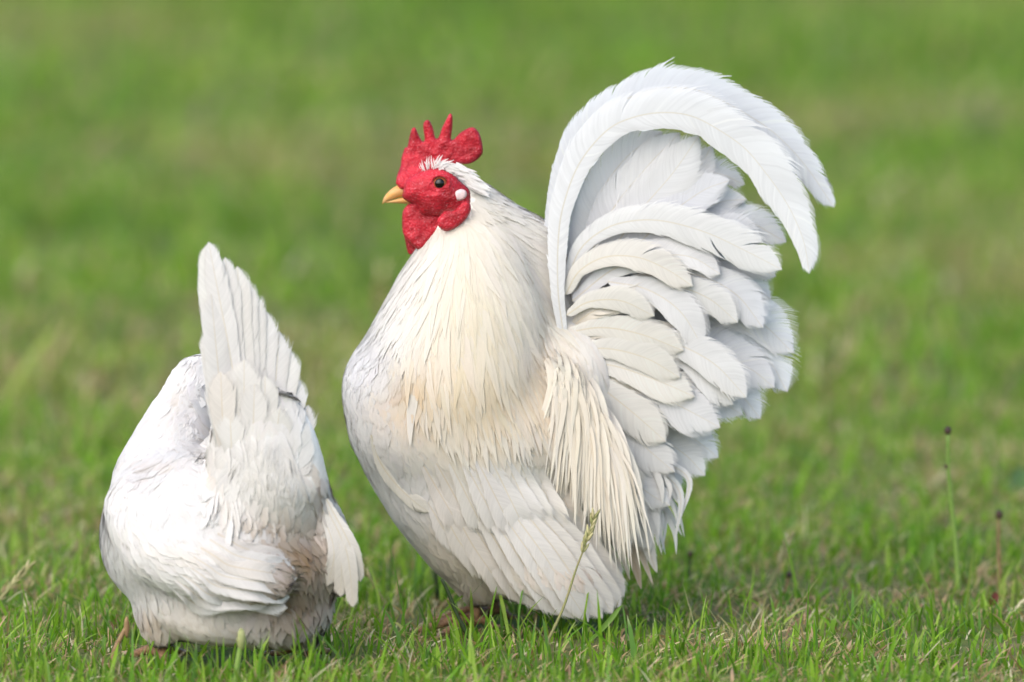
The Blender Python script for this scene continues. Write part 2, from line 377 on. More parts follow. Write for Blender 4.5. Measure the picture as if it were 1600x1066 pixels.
def fan_feather(A, w3, nor, wl, wr, tint, camber=.1, nb=None, tip=None, loose=1.0, shaft=1.6):
    """one feather: a shaft with two rows of fine swept barbs that cling together in small groups"""
    L = np.concatenate([[0], np.cumsum(np.linalg.norm(np.diff(w3, axis=0), axis=1))]); tot = L[-1]
    nb = nb or int(np.clip(tot / (2.1 * S), 24, 190)); vs = (np.arange(nb) + .5) / nb
    def at(arr, x): return np.stack([np.interp(x * tot, L, arr[:, k]) for k in range(3)], -1)
    C = at(w3, vs); T = nrm(at(nrm(np.gradient(w3, axis=0)), vs)); N_ = nrm(at(nor, vs)); SD = nrm(np.cross(T, N_)); N_ = np.cross(SD, T)
    tt = np.asarray(tint, float)[None, :] * np.ones((nb, 1))
    if tip is not None: k = (vs ** 1.5)[:, None]; tt = tt * (1 - k) + np.asarray(tip)[None, :] * k
    for sg, wid in ((-1, wl), (1, wr)):
        W = np.interp(vs * tot, L, wid)
        grp = np.cumsum(rng.uniform(0, 1, nb) < .10); gn = grp.max() + 1
        ga = (rng.normal(0, .028 * loose, gn) + np.where(rng.uniform(0, 1, gn) < .07, .14 * loose, 0))[grp]; gl = rng.normal(0, .03 * loose, gn)[grp]
        ang = .62 + .32 * vs ** 3 + ga                                  # sweep towards the tip
        ln = W / np.cos(np.minimum(ang + .28, 1.25)) * (1 + gl + rng.normal(0, .018, nb)); hw = tot / nb * .95
        W0 = W.max()
        sa, kq = np.sin(ang + .28), .8 * np.cos(ang + .28) ** 2 / W0
        ln = np.minimum(ln, (-sa + np.sqrt(sa * sa + 4 * kq * (1 - vs) * tot)) / (2 * kq) * rng.uniform(.93, 1.02, nb))
        ln = ln * np.where(rng.uniform(0, 1, nb) < .05, rng.uniform(1.04, 1.18, nb), 1.0); lift = np.full(nb, .25) * S
        X = []; B = []
        for q in (0, .4, .75, 1.0):
            a2 = ang + .28 * q * q; dirv = SD * (sg * np.cos(a2))[:, None] + T * np.sin(a2)[:, None]
            c = C + dirv * (ln * q)[:, None] - N_ * (camber * q * q * W)[:, None]
            ww = hw * (1.0 if q < .9 else .45)
            e1 = c - T * ww; e2 = c + T * ww + N_ * lift[:, None]
            X += [e1, e2]; bn = nrm(N_ + SD * (sg * 2 * camber * q)); B += [bn, bn]
        X = np.stack(X, 1); B = np.stack(B, 1)
        base = A.n + np.arange(nb)[:, None] * 8 + np.array([0, 2, 4])[None, :]
        q = np.stack([base, base + 2, base + 3, base + 1], -1) if sg > 0 else np.stack([base, base + 1, base + 3, base + 2], -1)
        A.V.append(X.reshape(-1, 3)); A.Q.append(q.reshape(-1, 4)); A.n += nb * 8
        F = np.zeros((nb, 8, 3)); F[..., 0] = sg * np.array([0, 0, .4, .4, .75, .75, 1, 1]); F[..., 1] = (vs * tot)[:, None]; F[..., 2] = vs[:, None]; A.F.append(F.reshape(-1, 3))
        cl = tt * (1 + rng.normal(0, .022, (nb, 1)) + rng.normal(0, .015, gn)[grp][:, None]) ; A.T.append(np.repeat(np.clip(cl, .02, .92), 8, 0)); A.B.append(B.reshape(-1, 3))
        e = np.zeros((nb * 8, 3)); e[:, 0] = rng.uniform(0, 500); A.E.append(e)
    if shaft:
        n = len(w3); v = L / tot; wv = np.interp(v, [0, 1], [shaft, .35]) * S
        A.add(w3 + nor * .5 * S, nor, wv, wv, np.asarray(tint) * np.array([.93, .885, .79]), .3, 3, 0)
def big_feather(name, parent, pts, hw, tint=WHITE, kind='quill', face=(0, -1, 0.1), inner=1.0, camber=.3, splits=3, rows=40, mat=None, tip=None, loose=1.0):
    """one large feather from drawing points along its shaft (right, down, away)"""
    w3 = catmull([P(*p) for p in pts], rows); v = np.linspace(0, 1, rows); wdt = prof(v, kind) * hw * S
    f = np.array(face, float); t = nrm(np.gradient(w3, axis=0)); nor = nrm(f[None, :] - t * (t @ f)[:, None])
    A = Acc(); fan_feather(A, w3, nor, wdt, wdt * inner, jit(tint, .006), camber * .2, tip=tip, loose=loose)
    return A.build(name, mat or M_QUILL, parent)

# ------------------------------------------------------------------ bird body: overlapping balls fused into one skin
def fused_body(name, chains, parent, mat, tint_fn, voxel=.0032, smooth_it=14):
    V, F = [], []; o = 0
    nu, nv = 20, 12
    for ch in chains:
        ch = [tuple(c) + (c[3], c[3]) if len(c) == 4 else tuple(c) for c in ch]
        lst = []
        if len(ch) == 1: lst = [np.array(ch[0], float)]
        for a, b in zip(ch[:-1], ch[1:]):
            a, b = np.array(a, float), np.array(b, float)
            m = max(2, int(np.linalg.norm((b - a)[:3]) / (0.28 * min(a[3], b[3]))))
            lst += [a + (b - a) * t for t in np.linspace(0, 1, m + 1)]
        for c in lst:
            p0 = P(*c[:3]); r = c[3:6] * S          # radii: across, up, away
            for j in range(nv + 1):
                th = math.pi * j / nv
                for i in range(nu):
                    ph = 2 * math.pi * i / nu
                    V.append((p0[0] + r[0] * math.sin(th) * math.cos(ph), p0[1] + r[2] * math.sin(th) * math.sin(ph), p0[2] + r[1] * math.cos(th)))
            for j in range(nv):
                for i in range(nu):
                    a, b = o + j * nu + i, o + j * nu + (i + 1) % nu
                    F.append((a, b, b + nu, a + nu) if True else None)
            o += (nv + 1) * nu
    me = mesh_np('lump', V, F); ob = bpy.data.objects.new('lump', me); col.objects.link(ob)
    md = ob.modifiers.new('r', 'REMESH'); md.mode = 'VOXEL'; md.voxel_size = voxel
    ms = ob.modifiers.new('s', 'SMOOTH'); ms.factor = .5; ms.iterations = smooth_it
    dg = bpy.context.evaluated_depsgraph_get(); ev = ob.evaluated_get(dg)
    m2 = bpy.data.meshes.new_from_object(ev); m2.name = name
    bpy.data.objects.remove(ob); bpy.data.meshes.remove(me)
    co = np.zeros(len(m2.vertices) * 3); m2.vertices.foreach_get('co', co); co = co.reshape(-1, 3)
    attr_col(m2, 'tint', np.array([tint_fn(*inv(p)) for p in co]))
    m2.calc_loop_triangles()
    tri = np.zeros(len(m2.loop_triangles) * 3, np.int32); m2.loop_triangles.foreach_get('vertices', tri); tri = tri.reshape(-1, 3)
    bvh = BVHTree.FromPolygons([tuple(c) for c in co], [tuple(t) for t in tri])
    return new_obj(name, m2, mat, parent), bvh, co, tri

def surf_points(co, tri, spacing, region=None, maxn=20000):
    """points spread evenly over the skin"""
    a, b, c = co[tri[:, 0]], co[tri[:, 1]], co[tri[:, 2]]
    ar = np.linalg.norm(np.cross(b - a, c - a), axis=1) / 2
    n = int(ar.sum() / (spacing * S) ** 2 * 2.2)
    k = rng.choice(len(tri), n, p=ar / ar.sum()); r1, r2 = np.sqrt(rng.uniform(0, 1, n)), rng.uniform(0, 1, n)
    p = a[k] * (1 - r1)[:, None] + b[k] * (r1 * (1 - r2))[:, None] + c[k] * (r1 * r2)[:, None]
    grid = {}; out = []; cs = spacing * S
    for q in p:
        key = tuple(np.floor(q / cs).astype(int)); ok = True
        for dx in (-1, 0, 1):
            for dy in (-1, 0, 1):
                for dz in (-1, 0, 1):
                    for z in grid.get((key[0] + dx, key[1] + dy, key[2] + dz), ()):
                        if (z[0] - q[0]) ** 2 + (z[1] - q[1]) ** 2 + (z[2] - q[2]) ** 2 < (cs * .78) ** 2: ok = False; break
                    if not ok: break
                if not ok: break
            if not ok: break
        if ok:
            grid.setdefault(key, []).append(q)
            if region is None or region(*inv(q)): out.append(q)
    return out

def inv_v(p):
    d = p - CAM; z = d @ FW
    return 800 + d[:, 0] / z / K, 533 - (d @ UP) / z / K
def guide_field(guides, power=3.0):
    G = np.array([[g[0], g[1]] for g in guides], float); Dv = nrm(np.array([[g[2], g[3]] for g in guides], float))
    def f(p):
        px, py = inv_v(p)
        d2 = (G[None, :, 0] - px[:, None]) ** 2 + (G[None, :, 1] - py[:, None]) ** 2 + 150
        k = 1 / d2 ** (power / 2); dv = (k @ Dv) / k.sum(1)[:, None]
        return np.stack([dv[:, 0], np.zeros(len(p)), -dv[:, 1]], 1)
    return f

def drape(bvh, p, field, length, rows, lift0, lift1, wander):
    """walk many feathers along the skin at once, following the field"""
    n = len(p); q = np.array(p, float); st = (length * S / (rows - 1))[:, None]; dev = rng.normal(0, wander, n)[:, None]; prev = None
    PT = np.zeros((n, rows, 3)); NO = np.zeros((n, rows, 3))
    for k in range(rows):
        hs = [bvh.find_nearest(Vector(x)) for x in q]
        s = np.array([h[0] for h in hs]); nn = np.array([h[1] for h in hs])
        if k: nn = nrm(nn + NO[:, k - 1])
        v = k / (rows - 1); lf = ((lift0 + (lift1 - lift0) * v ** 1.2) * S)[:, None]
        PT[:, k] = s + nn * lf; NO[:, k] = nn
        d = field(s); d = nrm(d - nn * (d * nn).sum(1)[:, None]); d = nrm(d + np.cross(nn, d) * dev)
        if prev is not None: d = nrm(d * .6 + prev * .4)
        prev = d; q = s + d * st
    return PT, NO

def cover(A, bvh, pts, field, size_fn, tint_fn, kind='round', rows=5, nb=8, wander=.12, spread=1.0, tv=.012, lift0=0.0):
    """feathers laid like shingles; each is a fan of flat barbs that part towards its rim"""
    pts = np.array(pts); n = len(pts); iv = [inv(p) for p in pts]
    sz = np.array([size_fn(*q) for q in iv], float); ln = sz[:, 0] * rng.uniform(.8, 1.2, n); hw = sz[:, 1] * rng.uniform(.85, 1.15, n); lf = sz[:, 2] * rng.uniform(.6, 1.4, n)
    PT, NO = drape(bvh, pts, field, ln, rows, np.full(n, lift0), lf, wander)
    t = nrm(np.gradient(PT, axis=1)); side = nrm(np.cross(t, NO))
    v = np.linspace(0, 1, rows)
    c0 = np.array([tint_fn(*q) for q in iv]); c1 = np.array([tint_fn(*inv(p)) for p in PT[:, -1]])
    j = rng.normal(0, .010, (n, 1)) + rng.normal(0, .004, (n, 3)); c0 = np.clip(c0 + j, .02, .92); c1 = np.clip(c1 + j, .02, .92)
    us = (np.arange(nb) + .5) / nb * 2 - 1
    fan = {'round': np.clip(.25 + 1.1 * v, 0, 1) * (1 - .25 * np.clip((v - .6) / .4, 0, 1) ** 2), 'lance': np.clip(.45 + 1.6 * v, 0, 1) * np.clip((1.04 - v) / .7, 0, 1) ** .8}[kind]
    tp = np.array([1.0 if x < .7 else max(.22, 1 - (x - .7) / .3 * .8) for x in v]) if kind == 'round' else np.ones(rows)
    for u in us:
        uu = u + rng.normal(0, .25 / nb, n)
        cut = (1 - .30 * u * u) * rng.uniform(.90, 1.04, n) if kind == 'round' else rng.uniform(.9, 1.0, n)
        # shorten outer barbs by resampling the shaft
        f = v[None, :] * cut[:, None] * (rows - 1); i0 = np.clip(np.floor(f).astype(int), 0, rows - 2); fr = (f - i0)[..., None]; ar = np.arange(n)[:, None]
        C = PT[ar, i0] * (1 - fr) + PT[ar, i0 + 1] * fr; SD = side[ar, i0]; NN = NO[ar, i0]
        off = (uu * hw * spread)[:, None] * fan[None, :] * S
        hwid = (hw / nb * 1.25)[:, None] * (fan * tp)[None, :] * S + 1e-5
        C = C + SD * off[..., None] + NN * ((rng.normal(0, .06, n) - .15 * abs(u))[:, None] * v[None, :] * S)[..., None]
        X = np.stack([C - SD * hwid[..., None], C + SD * hwid[..., None]], 2)          # n rows 2 3
        k = v[None, :, None]; T = (c0[:, None, :] * (1 - k) + c1[:, None, :] * k) * (1 + rng.normal(0, tv, (n, 1, 1)))
        base = A.n + np.arange(n)[:, None] * rows * 2 + np.arange(rows - 1)[None, :] * 2
        q = np.stack([base, base + 1, base + 3, base + 2], -1).reshape(-1, 4)
        A.V.append(X.reshape(-1, 3)); A.Q.append(q); A.n += n * rows * 2
        F = np.zeros((n, rows, 2, 3)); F[..., 0, 0] = u - 1 / nb; F[..., 1, 0] = u + 1 / nb; F[..., 1] = (v[None, :] * ln[:, None] * S)[..., None]; F[..., 2] = v[None, :, None]
        A.F.append(F.reshape(-1, 3)); A.T.append(np.repeat(np.clip(T, .02, .92).reshape(-1, 3), 2, 0)); A.B.append(np.repeat(NN.reshape(-1, 3), 2, 0))
        E = np.zeros((n, rows * 2, 3)); E[..., 0] = rng.uniform(0, 500, n)[:, None]; A.E.append(E.reshape(-1, 3))

def puffy(name, outline, wd, thick, R, mat, parent, step=4.0, wfun=None, bumpy=0.0):
    """a rounded slab with the given outline (drawing units): thin at its rim, thick inside"""
    ol = np.array(outline, float); q = catmull(np.vstack([ol, ol[:1]]), max(24, int(np.linalg.norm(np.diff(np.vstack([ol, ol[:1]]), axis=0), axis=1).sum() / step)))[:-1]
    n = len(q); x0, y0 = q.min(0); x1, y1 = q.max(0); pts = [tuple(p) for p in q]
    def dist(xy):
        a = q; b = np.roll(q, -1, 0); ab = b - a; p = np.asarray(xy)[:, None, :]
        t = np.clip(((p - a) * ab).sum(2) / np.maximum((ab ** 2).sum(1), 1e-9), 0, 1)
        return np.sqrt((((a + ab * t[..., None]) - p) ** 2).sum(2).min(1))
    def inside(xy):
        a = q; b = np.roll(q, -1, 0); x, y = xy[:, 0:1], xy[:, 1:2]
        dy = b[:, 1] - a[:, 1]; dy = np.where(np.abs(dy) < 1e-9, 1e-9, dy)
        cr = ((a[:, 1] > y) != (b[:, 1] > y)) & (x < (b[:, 0] - a[:, 0]) * (y - a[:, 1]) / dy + a[:, 0])
        return cr.sum(1) % 2 == 1
    gr = []; yy = y0 + step / 2; r = 0
    while yy < y1:
        gr += [(x, yy) for x in np.arange(x0 + (step / 2 if r % 2 else 0), x1, step)]; yy += step * .87; r += 1
    gr = np.array(gr); gr = gr[inside(gr)]; gr = gr[dist(gr) > step * .55]; pts += [tuple(p) for p in gr]
    res = delaunay_2d_cdt([Vector(p) for p in pts], [(i, (i + 1) % n) for i in range(n)], [], 1, 1e-5)
    vv, ff = res[0], res[2]
    vv = np.array([(p[0], p[1]) for p in vv]); m = len(vv)
    d = dist(vv); k = np.clip(d / R, 0, 1); th = thick * np.sqrt(np.clip(1 - (1 - k) ** 2, 0, 1))
    off = np.array([wfun(*p) if wfun else 0 for p in vv])
    nz = np.array([mnoise.noise((p[0] * .09, p[1] * .09, wd * .1)) for p in vv]) * bumpy * k
    front = [P(p[0], p[1], wd + o - t - z) for p, o, t, z in zip(vv, off, th, nz)]
    back = [P(p[0], p[1], wd + o + t) for p, o, t in zip(vv, off, th)]
    rim = d < 1e-3; idx = np.where(rim, np.arange(m), np.arange(m) + m)
    F = []
    for f in ff:
        f = list(f); a = vv[f[0]]; b = vv[f[1]]; c = vv[f[2]]
        if (b[0] - a[0]) * (c[1] - a[1]) - (b[1] - a[1]) * (c[0] - a[0]) > 0: f = f[::-1]
        F.append(tuple(f)); F.append(tuple(int(idx[i]) for i in f[::-1]))
    return new_obj(name, mesh_np(name, front + back, F), mat, parent)

def tube(name, pts, rad, mat, parent=None, sides=10, world=False, tint=None):
    p = np.array(pts if world else [P(*q) for q in pts]); n = len(p); t = nrm(np.gradient(p, axis=0))
    ref = np.array([0.13, -1, .07]); a = nrm(np.cross(t, ref)); b = np.cross(t, a); rad = np.asarray(rad) * (1 if world else S)
    V = []; F = []
    for i in range(n):
        for k in range(sides):
            th = 2 * math.pi * k / sides; V.append(p[i] + (a[i] * math.cos(th) + b[i] * math.sin(th)) * rad[i])
    for i in range(n - 1):
        for k in range(sides): F.append((i * sides + k, i * sides + (k + 1) % sides, (i + 1) * sides + (k + 1) % sides, (i + 1) * sides + k))
    F.append(tuple(range(sides))[::-1]); F.append(tuple((n - 1) * sides + k for k in range(sides)))
    me = mesh_np(name, V, F)
    if tint is not None: attr_col(me, 'tint', np.repeat(np.asarray(tint, float)[None, :], len(V), 0))
    return new_obj(name, me, mat, parent)
def ball(name, c, r, mat, parent=None, nu=20, nv=12, squash=None, world=False):
    p0 = np.array(c) if world else P(*c); r = np.array([r] * 3 if np.isscalar(r) else r) * (1 if world else S)
    V = []; F = []
    for j in range(nv + 1):
        th = math.pi * j / nv
        for i in range(nu):
            ph = 2 * math.pi * i / nu
            V.append((p0[0] + r[0] * math.sin(th) * math.cos(ph), p0[1] + r[2] * math.sin(th) * math.sin(ph), p0[2] + r[1] * math.cos(th)))
    for j in range(nv):
        for i in range(nu): a, b = j * nu + i, j * nu + (i + 1) % nu; F.append((a, b, b + nu, a + nu))
    return new_obj(name, mesh_np(name, V, F), mat, parent)

def foot(parent, px, py_top, wd, heading, spread=1.0, rt=9.0):
    """short shank with three front toes, a hind toe and claws; heading: world direction of the front toe"""
    top = P(px, py_top, wd); base = np.array([top[0] + heading[0] * .004, top[1] + heading[1] * .004, .006])
    sh = tube('shank', [top, lerp(top, base, .4), lerp(top, base, .8), base], [rt * S, rt * .9 * S, rt * .85 * S, rt * .95 * S], M_SHANK, parent, world=True)
    h = math.atan2(heading[1], heading[0])
    for da, ln in ((0, .034), (.62 * spread, .028), (-.62 * spread, .028), (math.pi, .014)):
        d = np.array([math.cos(h + da), math.sin(h + da), 0]); tp = [base + np.array([0, 0, .001]), base + d * ln * .4 + np.array([0, 0, .003]), base + d * ln * .8 + np.array([0, 0, -.001]), base + d * ln + np.array([0, 0, -.002])]
        to = tube('toe', tp, [.0030, .0028, .0024, .0018], M_SHANK, parent, world=True, sides=8)
        e = tp[-1]; tube('claw', [e, e + d * .004 + np.array([0, 0, .0005]), e + d * .008 - np.array([0, 0, .003])], [.0014, .001, .0002], M_CLAW, to, world=True, sides=6)

# ================================================================== ROOSTER
rooster = empty('rooster', (0.0, 0.0, 0.0))
tag(rooster, 'white rooster with red comb and large arched tail, standing taller than the hen', 'rooster')

def r_tint(px, py, wd):
    """cream on the neck and saddle, gold where the hackle ends, white breast, soiled wing ends"""
    c = WHITE.copy(); k = mnoise.noise((px / 24, py / 24, wd / 24)) * .5 + mnoise.noise((px / 9, py / 20, wd / 9)) * .5
    c = c * (1 - .04 * max(0, k)) - np.array([0, .012, .035]) * max(0, k + .1) * 1.4
    def blob(cx, cy, rx, ry, colr, amt):
        nonlocal c
        k = amt * math.exp(-(((px - cx) / rx) ** 2 + ((py - cy) / ry) ** 2)); c = c * (1 - k) + colr * k
    blob(740, 560, 115, 190, CREAM, .95); blob(740, 360, 70, 80, CREAM, .45)
    blob(640, 640, 55, 38, GOLD, .7); blob(690, 600, 14, 22, DIRT, .35); blob(770, 670, 95, 50, GOLD, .40)
    blob(880, 650, 45, 80, GOLD, .50); blob(925, 800, 60, 80, CREAM, .65); blob(895, 545, 30, 60, CREAM, .5)
    blob(850, 900, 130, 45, np.array([.80, .68, .56]), .6); blob(710, 880, 60, 60, np.array([.82, .70, .55]), .7); blob(935, 900, 40, 55, DIRT, .5); blob(760, 950, 60, 22, DIRT, .45)
    blob(560, 580, 45, 75, np.array([.87, .87, .88]), .9)
    return c

R_CH = [
    [(704, 292, 0, 36), (722, 318, 0, 44), (736, 362, -2, 64), (738, 420, -4, 92), (730, 500, -6, 128), (712, 580, -8, 150)],
    [(645, 612, -10, 112, 110, 115), (690, 650, -5, 150, 140, 145), (750, 680, 0, 160, 150, 150), (830, 660, 0, 120, 130, 125), (880, 590, 0, 85, 100, 90)],
    [(680, 705, -5, 118, 100, 120), (705, 770, -15, 105, 90, 115), (735, 835, -25, 85, 75, 100), (750, 890, -35, 52, 48, 55), (748, 925, -40, 26, 26, 28)],
    [(760, 745, -20, 105, 90, 125), (820, 820, -30, 95, 85, 110), (850, 880, -45, 85, 70, 104), (888, 905, -58, 68, 50, 84)],
    [(735, 800, 60, 80, 85, 70), (760, 890, 70, 48, 45, 45)],
    [(880, 700, 0, 80, 90, 90), (930, 760, 0, 60, 70, 60)],
    [(738, 322, 0, 42), (785, 366, 4, 50, 50, 46), (832, 392, 14, 52, 54, 44), (836, 450, 12, 58, 58, 46), (820, 540, 5, 74, 70, 66)],
]
r_body, r_bvh, r_co, r_tri = fused_body('body', R_CH, rooster, M_BODY, r_tint)

r_field = guide_field([
    (720, 290, 1, .5), (760, 320, 1, .7), (800, 340, 1, .55), (840, 370, 1, .7), (700, 340, .3, 1), (660, 400, -.2, 1), (720, 420, .1, 1), (800, 420, .5, 1), (840, 470, .5, 1),
    (620, 470, -.5, 1), (580, 520, -.6, 1), (545, 580, -.2, 1), (535, 630, .05, 1), (560, 700, .35, 1), (600, 760, .5, 1), (650, 830, .45, 1), (690, 890, .3, 1), (740, 930, .1, 1),
    (640, 580, .0, 1), (640, 650, .2, 1), (700, 600, .1, 1), (760, 600, .2, 1), (820, 600, .3, 1), (700, 720, .3, 1), (800, 720, .4, 1),
    (760, 800, .45, 1), (820, 880, .5, 1), (900, 820, .5, 1), (930, 900, .4, 1), (880, 640, .3, 1), (900, 700, .4, 1), (950, 760, .5, 1)])

A = Acc()      # breast, belly, flank, back: rounded contour feathers
pts = surf_points(r_co, r_tri, 9.5, lambda px, py, wd: py > 470)
def r_size(px, py, wd):
    if py > 690: return (56, 17, 1.0)
    return (46, 15, 0.9)
cover(A, r_bvh, pts, r_field, r_size, r_tint)
# the puffed white breast pad: larger, prouder feathers
pts = surf_points(r_co, r_tri, 12, lambda px, py, wd: px < 600 and 520 < py < 700)
cover(A, r_bvh, pts, r_field, lambda *a: (44, 17, 1.4), r_tint, wander=.12)
tag(A.build('breast_plumage', M_PLUME, rooster), 'smooth white breast and belly feathers', kind='stuff')

A = Acc()      # neck hackle: long narrow feathers draped over the shoulders
pts = surf_points(r_co, r_tri, 6.5, lambda px, py, wd: py < (600 if px > 650 else 470) and ((px - 687) / 50) ** 2 + ((py - 300) / 54) ** 2 > 1)
def h_size(px, py, wd):
    if py < 330: return (40, 6, 3)
    k = smooth(320, 480, py)
    ln = 60 + 70 * k
    if px < 680: ln = 50 + 30 * k
    return (ln, 6.5 + 2.5 * k, 1.5 + 1.0 * k + 2.5 * smooth(470, 600, py))
cover(A, r_bvh, pts, r_field, h_size, r_tint, kind='lance', rows=7, nb=4, wander=.12, tv=.018)
pts = surf_points(r_co, r_tri, 15, lambda px, py, wd: 325 < py < (570 if px > 650 else 450) and ((px - 687) / 54) ** 2 + ((py - 300) / 60) ** 2 > 1)
cover(A, r_bvh, pts, r_field, lambda px, py, wd: (70 + 75 * smooth(320, 470, py), 7.5 + 2 * smooth(320, 470, py), 3.0 + 3 * smooth(400, 560, py)), lambda *q: lerp(r_tint(*q), [.89, .86, .79], .3), kind='lance', rows=7, nb=5, wander=.14, tv=.008)
tag(A.build('neck_hackle', M_HACKLE, rooster), 'cream neck hackle of long narrow feathers', kind='stuff')

# face, comb, wattles
def z1(pts): return [(580 + x / 4.1, 160 + y / 4.1) for x, y in pts]
face_out = z1([(205, 560), (225, 500), (290, 455), (370, 425), (450, 428), (520, 455), (575, 510), (628, 560), (645, 620), (640, 670), (560, 705), (490, 710), (450, 730), (380, 735), (320, 720), (285, 660), (240, 640), (200, 610)])
puffy('face', face_out, -33, 27, 30, M_RED, rooster, 3.0, bumpy=3.5, wfun=lambda x, y: 0.10 * abs(x - 690) * 0 )
comb_out = z1([(158, 520), (165, 470), (188, 405), (195, 355), (215, 292), (232, 285), (246, 215), (262, 168), (282, 162), (302, 205), (324, 246), (342, 240), (333, 150), (347, 118), (372, 116), (396, 165), (410, 226), (430, 226), (456, 160), (488, 95), (506, 70), (521, 92), (520, 160), (512, 232), (530, 236), (580, 188), (650, 160), (697, 208), (716, 312), (690, 358), (640, 390), (590, 396), (560, 392), (500, 420), (430, 450), (350, 480), (290, 530), (240, 560), (190, 555)])
comb = puffy('comb', comb_out, 0, 8, 10, M_RED, rooster, 2.6, bumpy=2.5, wfun=lambda x, y: 5 * math.sin((y - 180) * .03) - smooth(250, 290, y) * 16 * smooth(720, 640, x))
w_near = z1([(232, 655), (262, 640), (296, 606), (312, 640), (318, 680), (370, 712), (430, 720), (446, 780), (435, 830), (400, 880), (350, 930), (310, 946), (265, 920), (228, 880), (202, 830), (198, 740), (206, 690)])
puffy('wattle', w_near, -30, 9, 9, M_RED, rooster, 2.8, bumpy=3.0, wfun=lambda x, y: .10 * (650 - x))
w_far = z1([(225, 690), (300, 690), (370, 760), (350, 880), (300, 960), (270, 975), (238, 968), (218, 890), (200, 780)])
puffy('wattle', w_far, 4, 7, 8, M_RED, rooster, 3.2, bumpy=3.0)
w_rear = z1([(430, 740), (470, 700), (530, 690), (590, 640), (628, 640), (638, 690), (605, 750), (545, 800), (480, 826), (440, 806), (420, 770)])
puffy('wattle', w_rear, -66, 8, 9, M_RED, rooster, 2.8, bumpy=3.0)
puffy('earlobe', z1([(528, 600), (540, 572), (575, 556), (605, 566), (614, 592), (596, 618), (560, 632), (534, 624)]), -57.2, 2.6, 9, M_LOBE, rooster, 2.6, bumpy=2.0)
# beak: upper and lower mandible
def beak_part(name, top, bot, mat, depth):
    """lofted horn between an upper and a lower line; rounder towards the face"""
    n = 14; a = catmull(top, n); b = catmull(bot, n); V = []; F = []; sd_ = 12
    for i in range(n):
        c = (a[i] + b[i]) / 2; hh = (b[i] - a[i]) / 2; dp = depth * (i / (n - 1)) ** .6 + .3
        for k in range(sd_):
            th = 2 * math.pi * k / sd_; q = c + hh * math.cos(th); V.append(P(q[0], q[1], -6 + dp * math.sin(th)))
    for i in range(n - 1):
        for k in range(sd_): F.append((i * sd_ + k, (i + 1) * sd_ + k, (i + 1) * sd_ + (k + 1) % sd_, i * sd_ + (k + 1) % sd_))
    F.append(tuple(range(sd_))); F.append(tuple((n - 1) * sd_ + k for k in range(sd_))[::-1])
    return new_obj(name, mesh_np(name, V, F), mat, rooster)
ub = beak_part('upper_beak', z1([(70, 655), (80, 612), (115, 568), (165, 534), (230, 525), (300, 560)]), z1([(76, 650), (95, 638), (140, 622), (200, 605), (260, 605), (310, 620)]), M_BEAK, 13)
beak_part('lower_beak', z1([(88, 640), (140, 626), (200, 609), (260, 608), (310, 618)]), z1([(92, 645), (150, 646), (215, 650), (250, 652), (310, 660)]), M_BEAK, 10)
ball('nostril', (580 + 212 / 4.1, 160 + 552 / 4.1, -17.0), (4.5, 1.5, 3), M_DARK, ub)
# eye in its ring
ey = (580 + 440 / 4.1, 160 + 520 / 4.1)
def ring(name, c, R, r, wd, mat, parent):
    V = []; F = []; a, b = 28, 8
    for i in range(a):
        t = 2 * math.pi * i / a
        for k in range(b):
            f = 2 * math.pi * k / b; rr = R + r * math.cos(f); V.append(P(c[0] + rr * math.cos(t) * 1.08, c[1] + rr * math.sin(t) * .95, wd + r * math.sin(f)))
    for i in range(a):
        for k in range(b): F.append((i * b + k, ((i + 1) % a) * b + k, ((i + 1) % a) * b + (k + 1) % b, i * b + (k + 1) % b))
    return new_obj(name, mesh_np(name, V, F), mat, parent)
eye = ball('eye', (ey[0], ey[1], -53), (12.5, 11.5, 9.5), M_IRIS, rooster)
ball('pupil', (ey[0] - .3, ey[1], -58.0), (8.4, 8.2, 5.7), M_PUPIL, eye)
ring('eyelid', ey, 13.4, 2.4, -58.5, M_RED, rooster)
# the far eye
eye = ball('eye', (ey[0] + 1, ey[1], 30), (11, 10, 9), M_IRIS, rooster); ball('pupil', (ey[0], ey[1], 35), (6.4, 6.2, 5), M_PUPIL, eye)

# feathered crown over the eye and nape
A = Acc()
crown = catmull(np.array(z1([(300, 455), (345, 415), (400, 390), (470, 375), (540, 385), (600, 420), (660, 475)])), 60)
for i in range(300):
    k = int(59 * rng.uniform(0, 1) ** .55); v = k / 59; c = crown[k] + rng.normal(0, 2.0, 2) + np.array([0, 9 * v + rng.uniform(-2, 13) * min(1, .25 + v)])
    wd = -32 - 6 * v + rng.uniform(-6, 3) + (0 if rng.uniform() < .8 else 50)
    d = nrm(lerp((-.35, -1), (1, .62), smooth(0, .75, v)) + rng.normal(0, .14, 2)); ln = rng.uniform(5, 11) + 20 * v
    q = [P(c[0] + d[0] * ln * t, c[1] + d[1] * ln * t, wd - 3 * math.sin(t * 3)) for t in (0, .35, .7, 1)]
    wv = np.array([.8, 1, .7, .1]) * (.32 + 2.3 * v) * S
    A.add(q, np.repeat([[0, -1, .3]], 4, 0), wv, wv, jit([.86, .84, .82]), .2, 3, .3)
tag(A.build('crown_plumage', M_HACKLE, rooster), 'short white feathers over the eye', kind='stuff')

